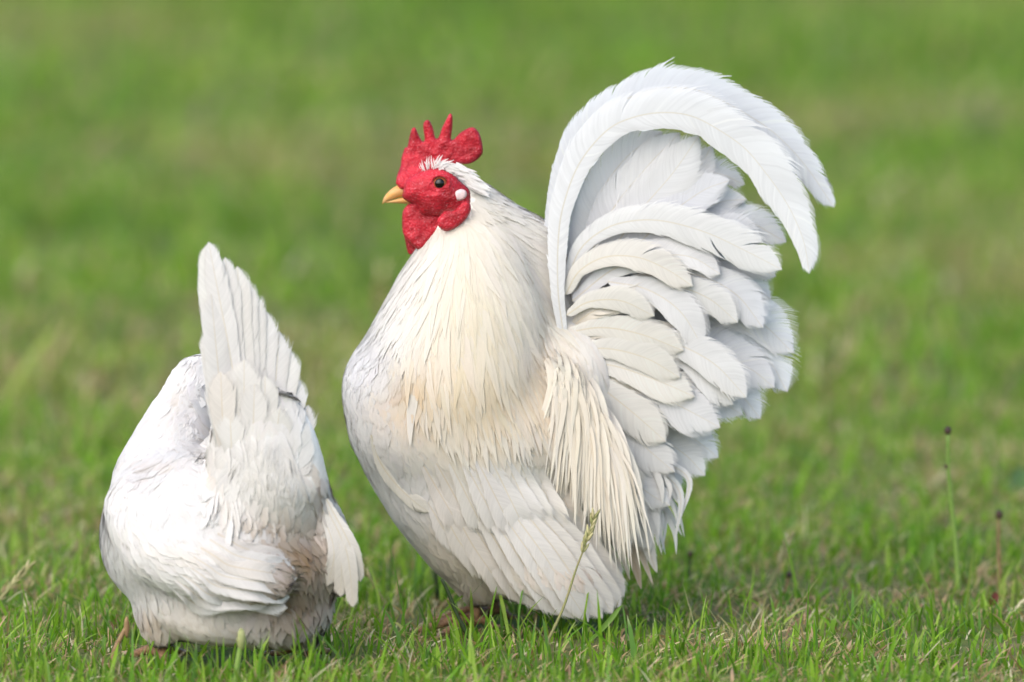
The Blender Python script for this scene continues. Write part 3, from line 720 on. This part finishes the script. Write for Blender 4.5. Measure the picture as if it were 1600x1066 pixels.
# ---- wing hanging on the near side
def surf_w(bvh, px, py, default):
    a = P(px, py, -700); b = P(px, py, 300); d = b - a; d /= np.linalg.norm(d)
    h = bvh.ray_cast(Vector(a), Vector(d))
    return inv(np.array(h[0]))[2] if h[0] is not None else default
def on_skin(bvh, pts, lift, default):
    return [(x, y, surf_w(bvh, x, y, default) - l) for (x, y), l in zip(pts, np.linspace(lift[0], lift[1], len(pts)))]
A = Acc()
pts = surf_points(r_co, r_tri, 13, lambda px, py, wd: wd < -30 and py > 690 and py < 800 and px > 595 and px < 880 and py < 700 + (px - 560) * .5 + 60)
cover(A, r_bvh, pts, r_field, lambda *a: (56, 19, 2), r_tint, rows=6, nb=10, wander=.06)
wing = tag(A.build('wing', M_PLUME, rooster), 'drooping white wing held low against the grass')
def wing_quill(parent, bvh, base, tip, hw, tint_fn, default, lift, nb=14, tipd=None):
    """a quill lying on the skin from base to tip (drawing units), as its own object"""
    pts = [P(*base, surf_w(bvh, *base, default))]; mid = []
    d = np.array(tip, float) - np.array(base, float); ln = np.linalg.norm(d); fld = lambda p: np.repeat([[d[0], 0, -d[1]]], len(p), 0)
    A = Acc(); cover(A, bvh, pts, fld, lambda *a: (ln * 1.0, hw, lift), tint_fn, rows=9, nb=nb, wander=0.0, lift0=1.0)
    return A.build('wing_feather', M_PLUME, parent)
tips = [(735, 868), (762, 905), (792, 930), (820, 944), (846, 953), (871, 961), (896, 966), (919, 971), (941, 966), (957, 958), (969, 949), (975, 932), (970, 908)]
for i, tp in enumerate(tips):
    f = i / (len(tips) - 1); b = lerp((664, 778), (850, 750), f); m = lerp(b, tp, .5) + np.array([-6 + 14 * f, 4 - 10 * f])
    q = [b, lerp(b, m, .5), m]; pts = on_skin(r_bvh, q, (1, 4 + 2 * (1 - f)), -110)
    w2 = pts[2][2]; pts += [(*lerp(m, tp, .5), w2 + 5), (*tp, w2 + 22)]
    big_feather('wing_feather', wing, pts, 17, r_tint(*lerp(b, tp, .4), 0), 'quill', camber=.3, tip=r_tint(tp[0], tp[1] - 4, 0), face=(-.25 + .35 * f, -1, .3), loose=.7)
for i in range(10):    # coverts over the quills
    f = .1 + .9 * i / 9; b = lerp((640, 728), (850, 708), f); tp = lerp((700, 832), (905, 832), f) + rng.normal(0, 5, 2)
    pts = on_skin(r_bvh, [b, lerp(b, tp, .35), lerp(b, tp, .7)], (1, 4.5), -118); pts += [(*tp, pts[-1][2] + 6)]
    big_feather('wing_feather', wing, pts, 20, r_tint(*tp, 0), 'round', camber=.3, face=(-.25 + .35 * f, -1, .3), loose=1.2)
# long pale feathers on the wing's leading edge
pts = on_skin(r_bvh, [(580, 680), (594, 722), (620, 758), (648, 784), (670, 800)], (3, 5), -80)
big_feather('wing_feather', wing, pts, 13, [.87, .83, .74], 'quill', face=(-.5, -1, 0))

# ---- tail: every large feather on its own
TW = np.array([.895, .895, .895]); TC = np.array([.895, .87, .815])
def tf(pts, hw, tint=TW, kind='quill', **kw): return big_feather('tail_feather', rooster, pts, hw, tint, kind, **kw)
def z2(x, y, wd): return (820 + x / 2.6, 90 + y / 2.6, wd)
def z3(x, y, wd): return (820 + x / 2.132, 400 + y / 2.132, wd)
# two great sickles; their bluish tint paints sky light onto white feathers
tf([(874, 500, -10), (862, 420, -12), (870, 318, -8), (892, 238, -4), (918, 198, 0), (960, 165, 5), (1005, 144, 10), (1042, 137, 14), (1085, 140, 18), (1125, 156, 22), (1166, 178, 25), (1205, 204, 27), (1237, 234, 28), (1264, 266, 28), (1287, 300, 27), (1302, 322, 26)], 30, np.array([.84, .86, .90]), 'sickle', inner=1.15, rows=90, splits=3)
tf([(880, 520, -52), (872, 455, -55), (872, 380, -52), (880, 322, -50), (905, 256, -46), (947, 205, -42), (988, 184, -40), (1035, 176, -38), (1082, 182, -36), (1128, 206, -36), (1166, 234, -36), (1197, 271, -38), (1224, 309, -40), (1243, 344, -42), (1257, 382, -44), (1264, 425, -46)], 37, np.array([.86, .87, .88]), 'sickle', inner=.85, rows=96, splits=4)
# main tail feathers inside the arch
for pts, hw in [
    ([(885, 480, 15), (925, 330, 10), (975, 250, 8), (1035, 206, 8)], 34),
    ([(890, 480, -5), (950, 340, -10), (1010, 262, -10), (1062, 208, -6)], 30),
    ([(900, 480, -14), (985, 350, -18), (1050, 272, -18), (1092, 212, -14)], 36),
    ([(905, 480, 5), (1000, 350, 2), (1085, 270, 2), (1112, 228, 4)], 32),
    ([(940, 440, 12), (1040, 320, 12), (1110, 272, 14), (1163, 288, 18)], 20),
    ([(930, 450, -20), (1030, 350, -22), (1095, 300, -20), (1140, 282, -16)], 30),
    ([(930, 460, 0), (1050, 360, 0), (1120, 318, 4), (1166, 312, 8)], 28),
    ([(960, 460, 8), (1080, 360, 10), (1150, 340, 12), (1228, 378, 18)], 24),
    ([(960, 480, -8), (1080, 390, -8), (1150, 362, -6), (1190, 380, -2)], 30),
    ([(960, 500, 4), (1080, 420, 4), (1160, 408, 6), (1212, 432, 10)], 30),
    ([(970, 520, 14), (1090, 450, 14), (1160, 440, 16), (1204, 468, 18)], 36),
    ([(980, 540, 12), (1100, 490, 12), (1180, 500, 14), (1240, 552, 18)], 38),
    ([(985, 560, 20), (1110, 520, 20), (1190, 550, 22), (1230, 612, 24)], 40),
    ([(985, 570, 4), (1100, 545, 4), (1170, 575, 6), (1210, 606, 8)], 34),
    ([(985, 590, 10), (1090, 580, 10), (1150, 610, 12), (1188, 654, 14)], 34),
    ([(985, 610, -4), (1060, 600, -6), (1120, 625, -6), (1160, 648, -2)], 30),
    ([(960, 640, 6), (1040, 660, 4), (1090, 690, 4), (1122, 715, 6)], 28),
    ([(950, 660, 2), (1020, 680, 0), (1070, 710, 0), (1101, 743, 2)], 24),
    ([(940, 680, 8), (1000, 700, 6), (1040, 740, 6), (1056, 780, 8)], 26)]:
    tf(pts, hw, lerp(TW, np.array([.82, .85, .91]), .6 if pts[-1][0] > 1120 else .2), 'quill', splits=3, camber=.22, loose=.6)  # right-hand feathers tinted bluer: cool sky shade painted into the white
# curved side hangers and coverts, nearer the camera
for pts, hw, tn, kd in [
    ([(884, 450, -62), (905, 392, -68), (945, 358, -72), (990, 345, -74), (1040, 346, -74), (1105, 364, -72), (1165, 392, -68), (1221, 421, -62)], 30, TW, 'sickle'),
    ([(895, 470, -60), (960, 420, -66), (1030, 400, -68), (1080, 402, -66), (1125, 428, -60)], 26, TW, 'covert'),
    ([(884, 460, -84), (905, 424, -90), (945, 402, -94), (995, 402, -94), (1040, 420, -90), (1082, 447, -84)], 25, TC, 'covert'),
    ([(950, 440, -70), (1010, 452, -78), (1062, 486, -80), (1098, 542, -76)], 28, TW, 'covert'),
    ([(1000, 440, -48), (1060, 448, -54), (1110, 468, -54), (1152, 504, -48)], 26, TW, 'covert'),
    ([(1030, 430, -30), (1090, 430, -34), (1150, 460, -34), (1192, 512, -28)], 30, np.array([.84, .85, .89]), 'covert'),  # cool bluish shade painted in here too
    ([(886, 492, -96), (920, 472, -102), (970, 470, -104), (1022, 494, -98)], 22, TC, 'covert'),
    ([(884, 520, -88), (940, 512, -94), (1000, 522, -96), (1068, 548, -88)], 26, TC, 'covert'),
    ([(980, 522, -74), (1050, 535, -80), (1115, 568, -80), (1166, 621, -72)], 30, TW, 'covert'),
    ([(1000, 550, -50), (1060, 556, -54), (1110, 590, -54), (1145, 632, -48)], 32, TW, 'covert'),
    ([(890, 548, -92), (950, 545, -98), (1010, 560, -98), (1062, 590, -90)], 26, TC, 'covert'),
    ([(892, 565, -84), (960, 572, -92), (1030, 596, -92), (1085, 620, -84)], 30, TC, 'covert'),
    ([(930, 580, -66), (1000, 606, -74), (1065, 636, -74), (1125, 668, -66)], 38, np.array([.85, .85, .86]), 'covert'),
    ([(900, 580, -96), (945, 610, -104), (995, 650, -104), (1040, 690, -96)], 32, TC, 'covert'),
    ([(905, 600, -80), (960, 650, -88), (1010, 700, -88), (1054, 738, -80)], 32, np.array([.84, .83, .82]), 'covert'),
    ([(890, 600, -100), (925, 660, -110), (960, 720, -110), (1000, 770, -100)], 30, TC, 'covert'),
    ([(900, 640, -70), (950, 700, -76), (1000, 760, -76), (1046, 790, -70)], 30, TW, 'covert'),
    ([(880, 560, -118), (905, 580, -126), (930, 620, -126), (940, 684, -116)], 20, TC, 'sickle'),
    ([(866, 552, -124), (876, 590, -134), (900, 640, -134), (930, 690, -122)], 22, TC, 'sickle'),
    ([(905, 680, -62), (950, 750, -66), (990, 810, -66), (1016, 860, -60)], 26, np.array([.80, .78, .75]), 'covert'),
    ([(920, 700, -50), (970, 780, -52), (1005, 840, -52), (1026, 894, -46)], 22, np.array([.72, .69, .64]), 'lance'),
    ([(900, 720, -40), (950, 800, -42), (985, 860, -42), (1002, 920, -36)], 18, np.array([.50, .41, .31]), 'lance'),
    ([(910, 740, -30), (960, 810, -32), (998, 860, -32), (1020, 912, -26)], 12, np.array([.66, .58, .48]), 'lance'),
    ([(900, 740, -50), (945, 820, -52), (972, 870, -52), (984, 905, -46)], 12, np.array([.74, .68, .58]), 'lance'),
    ([(960, 700, -30), (1020, 730, -32), (1062, 770, -30), (1056, 842, -22)], 9, TW, 'lance'),
    ([(960, 700, -20), (1030, 720, -22), (1076, 750, -20), (1062, 815, -14)], 8, TW, 'lance'),
    ([(940, 720, -34), (990, 790, -36), (1020, 820, -34), (1034, 866, -26)], 7, TW, 'lance')]:
    pts = [(a, b, -20 + (c + 20) * .42) for a, b, c in pts]
    tf(pts, hw, tn, kd, splits=2, camber=.32, face=(rng.normal(0, .12), -1, .1 + rng.normal(0, .12)))
A = Acc()
for i in range(30):
    f = rng.uniform(0, 1); an = -1.0 + 2.2 * f; r0 = rng.uniform(0, 60); ln = rng.uniform(110, 170)
    b = np.array([872, 545]) + np.array([math.cos(an), math.sin(an)]) * r0 * np.array([.8, 1.3]); an2 = an + .3
    tp = b + np.array([math.cos(an2), math.sin(an2) + .15]) * ln; m = lerp(b, tp, .5) + np.array([-4, -10])
    wd = -48 + .2 * r0 + rng.uniform(-6, 6)
    p = catmull([P(*b, wd + 14), P(*m, wd - 4), P(*tp, wd + 6)], 12); wv = prof(np.linspace(0, 1, 12), 'sickle') * rng.uniform(13, 20) * S
    fan_feather(A, p, nrm(np.repeat([[rng.normal(0, .15), -1, .15]], 12, 0)), wv, wv, jit(r_tint(*b, 0)), .05, nb=60, tip=jit(TC), loose=1.3, shaft=1.0)
tag(A.build('tail_covert_plumage', M_QUILL, rooster), 'soft cream coverts at the root of the tail', kind='stuff')
# coverts of the far side, the same sort seen only from behind
for i in range(14):
    f = i / 13; a = lerp((1120, 330), (1010, 800), f); tf([(890, lerp([470], [640], f)[0], 50), (lerp((890, 500), a, .4)[0], lerp((890, 500), a, .4)[1] - 24, 75), (lerp((890, 520), a, .8)[0], lerp((890, 520), a, .8)[1] - 14, 75), (a[0], a[1], 60)], 30, TW, 'quill', face=(0, 1, .1), rows=36)

# saddle hackle: narrow pointed cream feathers falling from the back over the wing
A = Acc()
for i in range(850):
    f = rng.uniform(0, 1); b = lerp((866, 560), (915, 640), f) + rng.normal(0, 10, 2)
    tp = lerp((868, 735), (985, 880), f ** 1.1) + rng.normal(0, 15, 2) + np.array([0, rng.uniform(-70, 12)])
    m = lerp(b, tp, .5) + np.array([10 + 10 * f, -12])
    wd = -112 - rng.uniform(0, 14) + 24 * f
    p = catmull([P(b[0], b[1], wd + 48), P(*lerp(b, m, .5) + np.array([4, -4]), wd - 6), P(m[0], m[1], wd - 8), P(*lerp(m, tp, .55), wd), P(tp[0], tp[1], wd + 10)], 14)
    hw = rng.uniform(2.6, 5.6) * S; wv = prof(np.linspace(0, 1, 14), 'lance') * hw
    A.add(p, np.repeat([[rng.normal(0, .2), -1, .15]], 14, 0), wv, wv, jit(r_tint(b[0], b[1], 0)), .12, 3, .6, tint_tip=jit(lerp([.87, .81, .68], [.88, .86, .80], rng.uniform())))
tag(A.build('saddle_hackle', M_HACKLE, rooster), 'cream pointed saddle feathers hanging over the wing', kind='stuff')
# loose barbs under the tail
A = Acc()
for i in range(90):
    b = np.array([rng.uniform(930, 1040), rng.uniform(700, 800)]); ln = rng.uniform(40, 95); a = rng.normal(.25, .2)
    tp = b + np.array([math.sin(a), math.cos(a)]) * ln; wd = rng.uniform(-50, 30)
    p = catmull([P(*b, wd), P(*lerp(b, tp, .5) + np.array([rng.normal(4, 4), 0]), wd - 4), P(*tp, wd)], 9); wv = prof(np.linspace(0, 1, 9), 'lance') * rng.uniform(3, 8) * S
    A.add(p, np.repeat([[0, -1, .1]], 9, 0), wv, wv, jit([.80, .78, .75]), .3, 3, .6)
tag(A.build('under_tail_plumage', M_HACKLE, rooster), 'wispy white strands under the tail', kind='stuff')
foot(rooster, 748, 935, -42, (-.95, -.3))
foot(rooster, 775, 935, 66, (-.97, -.2))

# ================================================================== HEN
hen_base = P(350, 1043, -400)
hen = empty('hen', (float(hen_base[0]), float(hen_base[1]), 0.0))
bpy.context.view_layer.update()
tag(hen, 'smaller white hen seen from behind with upright tail and soiled rump', 'hen')
def h_tint(px, py, wd):
    c = np.array([.88, .875, .875]); k = mnoise.noise((px / 22, py / 22, wd / 22)) * .5 + mnoise.noise((px / 9, py / 9, wd / 9)) * .5
    c = c * (1 - .05 * max(0, k)) - np.array([0, .02, .055]) * max(0, k + .1) * 1.4
    def blob(cx, cy, rx, ry, colr, amt):
        nonlocal c
        k = amt * math.exp(-(((px - cx) / rx) ** 2 + ((py - cy) / ry) ** 2)); c = c * (1 - k) + np.asarray(colr) * k
    blob(440, 845, 55, 14, BROWN, .85); blob(400, 832, 50, 16, DIRT, .5); blob(500, 780, 16, 60, DIRT, .45); blob(480, 885, 50, 50, (.36, .24, .14), 1.0); blob(455, 960, 80, 55, (.27, .18, .11), .95)
    blob(300, 995, 110, 24, (.66, .54, .40), .5); blob(235, 740, 70, 10, (.74, .62, .48), .4); blob(270, 640, 18, 22, (.76, .64, .48), .4)
    blob(345, 710, 14, 30, (.72, .56, .40), .45); blob(395, 590, 30, 50, (.82, .72, .58), .4); blob(420, 740, 70, 70, (.84, .81, .73), .5); blob(330, 880, 60, 14, (.80, .68, .54), .35)
    blob(240, 1000, 30, 20, (.72, .55, .40), .6)
    return c
H_CH = [
    [(262, 840, -340, 106, 110, 130), (300, 825, -370, 140, 130, 140), (370, 840, -410, 110, 110, 110), (430, 880, -420, 85, 80, 80)],
    [(270, 760, -310, 95, 90, 110), (285, 690, -270, 72, 70, 80), (300, 635, -240, 52, 50, 55), (312, 594, -225, 42, 42, 42), (345, 590, -215, 34, 36, 36)],
    [(414, 792, -440, 84, 44, 58), (417, 755, -458, 90, 66, 50), (413, 695, -463, 83, 58, 36), (404, 645, -465, 66, 44, 22)],
    [(225, 800, -410, 62, 70, 80), (260, 855, -450, 66, 62, 70), (330, 885, -490, 62, 56, 50), (400, 905, -510, 46, 36, 26), (435, 912, -512, 24, 24, 14)],
    [(458, 672, -450, 32, 40, 22), (480, 730, -440, 28, 46, 30), (500, 790, -430, 22, 30, 30), (520, 850, -440, 30, 34, 26), (536, 900, -436, 20, 30, 14)],
    [(270, 930, -380, 62, 55, 90), (340, 955, -400, 85, 52, 90), (430, 955, -410, 80, 55, 70), (480, 940, -400, 42, 55, 55)],
    [(245, 960, -400, 34, 40, 40), (252, 995, -405, 22, 20, 24)], [(480, 990, -380, 26, 26, 26), (485, 1005, -380, 18, 18, 18)],
]
h_body, h_bvh, h_co, h_tri = fused_body('body', H_CH, hen, M_BODY, h_tint)
h_field = guide_field([
    (300, 560, -.2, 1), (285, 600, -.2, 1), (260, 650, -.3, 1), (215, 700, -.4, 1), (180, 760, -.1, 1), (165, 830, .1, 1), (185, 890, .6, 1), (250, 800, .3, 1), (250, 700, 0, 1), (300, 740, .2, 1), (230, 860, .7, .8),
    (280, 900, 1, .45), (350, 930, 1, .2), (330, 860, 1, .4), (400, 900, 1, .25), (450, 910, 1, .2), (330, 960, .3, 1), (250, 970, .1, 1), (400, 980, .1, 1), (480, 920, .0, 1), (470, 970, 0, 1), (520, 850, .35, 1), (540, 910, .2, 1),
    (380, 570, -.1, -1), (400, 640, .05, -1), (340, 640, -.1, -1), (450, 650, .2, -1), (400, 690, .05, -1), (340, 720, -.2, -1), (470, 700, .3, -1), (420, 790, 0, 1), (490, 770, .3, 1), (350, 800, -.1, 1), (440, 820, 0, 1)])
A = Acc()
pts = surf_points(h_co, h_tri, 9.5, lambda px, py, wd: not (wd < -425 and py < 622) and not (px > 462 and py < 790))
def h_sz(px, py, wd):
    if wd < -430 and 600 < py < 835 and px > 320: return (62, 16, 1.2)
    if py > 930: return (50, 13, 1.8)
    return (50, 16, 1.1)
cover(A, h_bvh, pts, h_field, h_sz, h_tint, wander=.15)
tag(A.build('body_plumage', M_PLUME, hen), 'soft white feathers over back and rump', kind='stuff')
# fluffy under-tail
A = Acc()
pts = surf_points(h_co, h_tri, 15, lambda px, py, wd: wd < -425 and 740 < py < 812 and 318 < px < 520)
cover(A, h_bvh, pts, h_field, lambda *a: (36, 14, 5), h_tint, wander=.3)
pts = surf_points(h_co, h_tri, 9, lambda px, py, wd: wd < -400 and py > 825 and 380 < px < 520)
cover(A, h_bvh, pts, h_field, lambda *a: (44, 8, 7), h_tint, kind='lance', nb=4, wander=.3)
tag(A.build('under_tail_plumage', M_PLUME, hen), 'fluffy cream feathers under the tail', kind='stuff')
A = Acc()
for i in range(170):
    x = rng.uniform(336, 498); y = rng.uniform(655, 778); x = min(x, 425 + (y - 640) * .42); ln = rng.uniform(60, 92); an = min((x - 415) / 300 + rng.normal(0, .22), .2)
    b = np.array([x, y]); tp = b + np.array([math.sin(an), math.cos(an)]) * ln; m = lerp(b, tp, .5); zb, zm, zt = [surf_w(h_bvh, *q, -470) for q in (b, m, tp)]
    zt = min(zt, zm + 25); p = catmull([P(*b, zb + 2), P(*m, zm - 2.5), P(*tp, zt - 1)], 10); wv = prof(np.linspace(0, 1, 10), 'covert') * rng.uniform(8, 13) * S
    fan_feather(A, p, nrm(np.repeat([[(x - 415) / 110, -1, .1]], 10, 0)), wv, wv, jit(h_tint(*b, 0), .006), .04, nb=44, tip=jit(h_tint(*tp, 0), .006), loose=2.0, shaft=0)
tag(A.build('rump_fluff', M_QUILL, hen), 'rounded downy feathers below the upright tail', kind='stuff')
# tail fan
for i, (tp, b, hw) in enumerate([((326, 379), (384, 700), 25), ((321, 386), (352, 700), 25), ((352, 403), (395, 700), 25), ((371, 417), (402, 710), 25), ((383, 436), (410, 710), 25), ((396, 455), (418, 715), 25), ((415, 486), (428, 720), 25), ((436, 518), (440, 720), 25), ((452, 545), (452, 730), 25), ((464, 590), (462, 740), 25), ((482, 634), (470, 760), 24), ((490, 680), (470, 790), 20), ((330, 460), (350, 720), 25), ((322, 520), (345, 730), 16)]):
    m = lerp(b, tp, .5) + np.array([(2 if tp[0] < 340 else -8), 0]); hw = hw * .74; wd = -476 + i * 1.2
    if i >= 12: wd = -482
    big_feather('tail_feather', hen, [(b[0], b[1], wd + 10), (*lerp(b, m, .5), wd), (*m, wd), (*lerp(m, tp, .55), wd + 4), (*tp, wd + 10)], hw, lerp([.86, .845, .81], [.87, .86, .85], rng.uniform()), 'sickle' if i < 3 else 'quill', face=(.1 * (i - 4) * .2, -1, .05), camber=.15, splits=3, rows=50)
for i in range(14):    # under-tail coverts lying flat on the quills
    f = (i + .5) / 14; y = 690 + 45 * f; x = 346 + (i * 53 % 84); ln = rng.uniform(75, 165); an = (x - 385) / 420 + rng.normal(0, .04)
    b = np.array([x, y]); tp = b + np.array([math.sin(an), -math.cos(an)]) * ln; wq = -483 - .7 * i
    big_feather('tail_covert', hen, [(*b, wq + 6), (*lerp(b, tp, .35), wq), (*lerp(b, tp, .7), wq), (*tp, wq + 2)], rng.uniform(19, 25), lerp(h_tint(*b, 0), [.87, .86, .84], .5), 'round', face=((x - 400) / 300, -1, .05), camber=.05, loose=.6)
# left wing quills
A = Acc()
pts = surf_points(h_co, h_tri, 13, lambda px, py, wd: wd < -400 and 180 < px < 430 and 780 < py < 945)
cover(A, h_bvh, pts, h_field, lambda *a: (60, 18, 1.8), h_tint, rows=6, nb=10, wander=.05)
lw = tag(A.build('wing', M_PLUME, hen), 'folded left wing sweeping back over the rump')
for b, m, tp in [((215, 880), (310, 945), (392, 940)), ((225, 870), (320, 938), (420, 940)), ((235, 862), (330, 930), (448, 950)), ((245, 850), (340, 916), (452, 932)), ((255, 840), (350, 900), (458, 918)), ((268, 828), (360, 884), (464, 903)), ((285, 818), (370, 868), (460, 890)), ((300, 812), (380, 856), (448, 876))]:
    b = lerp(b, m, .5); pts = on_skin(h_bvh, [b, lerp(b, m, .5), m, lerp(m, tp, .5), tp], (2, 8), -505)
    pts = [(x, y, min(z, -455 - 12 * k)) for k, (x, y, z) in enumerate(pts)]
    big_feather('wing_feather', lw, pts, 14, h_tint(*m, 0), 'quill', camber=.35, face=(-.2, -1, .35))
A = Acc()
pts = surf_points(h_co, h_tri, 12, lambda px, py, wd: px > 488 and 760 < py < 930)
cover(A, h_bvh, pts, h_field, lambda *a: (46, 15, 4), h_tint, wander=.1)
rw = tag(A.build('wing', M_PLUME, hen), 'right wing hanging beside the tail, its tip in the grass')
for b, m, tp in [((504, 800), (522, 860), (512, 915)), ((506, 792), (532, 860), (532, 932)), ((508, 786), (541, 860), (552, 948)), ((510, 780), (546, 850), (563, 908)), ((508, 790), (536, 850), (546, 925))]:
    big_feather('wing_feather', rw, [(*b, -462), (*m, -470), (*tp, -456)], 12, [.87, .85, .82], 'covert', camber=.3, splits=3, rows=36, tip=[.80, .74, .67])
# head, mostly hidden behind the tail
hc = (372, 588, -205)
puffy('comb', [(356, 566), (362, 548), (372, 556), (380, 545), (388, 556), (398, 550), (404, 566), (396, 578), (372, 580)], -210, 5, 7, M_RED, hen, 3.0)
tube('upper_beak', [(382, 590, -205), (396, 592, -202), (408, 600, -200)], [9, 6, 1], M_BEAK, hen)
tube('lower_beak', [(380, 597, -205), (392, 600, -203), (402, 603, -201)], [6, 4, 1], M_BEAK, hen)
puffy('wattle', [(376, 604), (390, 604), (392, 620), (384, 632), (374, 622)], -212, 4, 6, M_RED, hen, 3.0)
eye = ball('eye', (366, 586, -248), (7, 7, 6), M_IRIS, hen); ball('pupil', (366, 586, -251), (4, 4, 4), M_PUPIL, eye)
foot(hen, 254, 1004, -400, (-.15, .98), rt=8)
foot(hen, 484, 1010, -380, (-.25, .95), rt=8)

# ================================================================== stalks and single plants in the lawn
def plant_mat(name, c, c2): return plain_mat(name, c, 0.55, 0.3, 300, 0.3, color2=c2)
M_STEM = plant_mat('green_stem', (.15, .26, .045), (.20, .30, .07)); M_BROWN = plant_mat('dry_stem', (.20, .12, .06), (.30, .20, .10)); M_SEED = plant_mat('dark_seed_head', (.035, .025, .02), (.10, .06, .04)); M_PALE = plant_mat('pale_seed', (.48, .42, .24), (.34, .36, .14))
M_BUD = plant_mat('green_bud', (.24, .28, .10), (.34, .33, .17)); M_DRYST = plant_mat('drying_stem', (.24, .25, .10), (.30, .26, .13)); M_DKST = plant_mat('dark_stem', (.03, .05, .018), (.05, .07, .02))
def gy(py):
    """depth of the ground under a drawing height"""
    r = FW + UP * (533 - py) * K; t = -H / r[2]; return (CAM[1] + r[1] * t) / S
def stalk(name, label, cat, foot_xy, pts, r, mat, heads=(), head_mat=None, group=None):
    wd = gy(foot_xy[1]); b = P(foot_xy[0], foot_xy[1], wd); e = empty(name, tuple(float(x) for x in b)); bpy.context.view_layer.update(); tag(e, label, cat, group)
    w3 = catmull([P(x, y, wd) for x, y in [foot_xy] + pts], 14); tube('stem', w3, np.linspace(r * 1.15, r * .7, 14) * S, mat, e, 8, world=True)
    for hx, hy, rx, ry in heads:
        n = 16
        c = P(hx, hy, wd); V = []; F = []
        for j in range(9):
            th = math.pi * j / 8
            for i in range(12):
                ph = 2 * math.pi * i / 12; k = 1 + .22 * mnoise.noise((hx + 3 * math.cos(ph), j * .9, 3 * math.sin(ph)))
                V.append(c + np.array([rx * math.sin(th) * math.cos(ph) * k, rx * math.sin(th) * math.sin(ph) * k, ry * math.cos(th) * k]) * S)
        for j in range(8):
            for i in range(12): a, q = j * 12 + i, j * 12 + (i + 1) % 12; F.append((a, q, q + 12, a + 12))
        new_obj('seed_head', mesh_np('seed_head', V, F), head_mat or M_SEED, e)
    return e
stalk('plantain_stalk', 'tall green stalk with two black seed knobs, at the right edge of the lawn', 'stalk', (1498, 935), [(1494, 860), (1486, 780), (1481, 725), (1481, 675)], 4.2, M_STEM, [(1481, 673, 6, 7), (1479, 729, 4, 4.5), (1489, 808, 3, 3)])
stalk('plantain_stalk', 'shorter brownish stalk with one dark knob, rightmost in the lawn', 'stalk', (1562, 915), [(1561, 870), (1560, 830), (1561, 804)], 3.2, M_BROWN, [(1561, 804, 6, 8)])
stalk('plantain_stalk', 'short dark stalk with black head in front of the rooster tail', 'stalk', (1076, 915), [(1077, 890), (1079, 868)], 2.6, M_DKST, [(1079, 866, 4.5, 6)])
stalk('plantain_stalk', 'short reddish stalk with dark knob midway between rooster and tall stalk', 'stalk', (1227, 935), [(1229, 915), (1233, 900)], 2.6, M_BROWN, [(1233, 898, 5.5, 5)])
stalk('dark_stem', 'dark bare stem in the grass below the rooster breast', 'stem', (684, 945), [(682, 915), (679, 885), (678, 870)], 3.6, M_DKST)
stalk('dark_stem', 'dark slanting stem crossing in front of the rooster leg', 'stem', (738, 1005), [(716, 965), (700, 925), (690, 905)], 3.6, M_DKST)
stalk('brown_stalk', 'blurred brown dry stalk in front of the hen', 'stalk', (172, 1050), [(180, 1015), (198, 978)], 4.5, M_BROWN, [(198, 980, 4.5, 16)], M_BROWN)
stalk('bud_stalk', 'blurred pale bud on a stem before the hen rump', 'stalk', (368, 1075), [(371, 1040), (377, 1000)], 5.0, M_STEM, [(377, 1000, 7, 17)], M_BUD)
stalk('brown_stalk', 'blurred brown weed stem beside the rooster neck in the background', 'stalk', (590, 500), [(594, 460), (599, 430)], 6, M_BROWN, [(599, 424, 9, 16)], M_PALE)
def seed_grass(label, foot_xy, pts, r, n, spread):
    wd = gy(foot_xy[1]); b = P(*foot_xy, wd); e = empty('seed_grass', tuple(float(x) for x in b)); bpy.context.view_layer.update(); tag(e, label, 'grass stalk')
    w3 = catmull([P(x, y, wd) for x, y in [foot_xy] + pts], 24); tube('stem', w3, np.linspace(r * 1.2, r * .45, 24) * S, M_DRYST, e, 7, world=True)
    t = nrm(np.gradient(w3, axis=0))
    for i in range(n):
        k = 23 - int(i * spread * 23 / n); s = -1 if i % 2 else 1; d = nrm(t[k] + np.array([s * .35, rng.normal(0, .2), 0])); p = w3[k]
        tube('spikelet', [p, p + d * 7 * S, p + d * 15 * S, p + d * 20 * S], np.array([.8, 2.6, 2.0, .2]) * S, M_PALE if i % 3 else M_DRYST, e, 6, world=True)
seed_grass('long green grass stalk with seed spikelets crossing the rooster wing', (852, 1010), [(880, 950), (900, 890), (915, 850), (927, 812)], 2.2, 12, .32)
seed_grass('pale seeding grass stalk in the grass left of the tall stalk', (1195, 930), [(1215, 890), (1231, 845)], 2.4, 8, .5)
seed_grass('short seeding grass stalk leaning at the left edge of the lawn', (-20, 960), [(10, 925), (42, 888)], 3.0, 10, .6)
seed_grass('thin straw stalk between the hen and the rooster breast', (615, 965), [(585, 915), (566, 890)], 2.2, 5, .3)
def leaf(name, label, foot_xy, tip, hw, c, cat='leaf', kind='sickle'):
    wd = gy(foot_xy[1]); a = P(*foot_xy, wd); b = P(*tip, wd); w3 = catmull([a, lerp(a, b, .5) + np.array([.002, -.004, .002]), b], 14)
    wv = prof(np.linspace(0, 1, 14), kind) * hw * S; A = Acc(); A.add(w3, np.repeat([[.2, -1, .3]], 14, 0), wv, wv, np.array(c, float), -.3, 5, .2)
    tag(A.build(name, M_BLADE), label, cat)
leaf('grass_leaf', 'broad upright grass leaf left of the tall stalk', (1425, 915), (1458, 842), 9, (.15, .27, .05))
leaf('grass_leaf', 'broad green grass leaf in front of the rooster wing tip', (915, 1010), (972, 945), 4, (.16, .28, .06))
leaf('red_leaf', 'reddish brown leaf low in the grass by the rightmost stalk', (1540, 955), (1556, 925), 6, (.15, .045, .035))
leaf('weed_leaf', 'blue-green leaf at the far right edge of the lawn', (1570, 775), (1606, 735), 18, (.13, .22, .11))
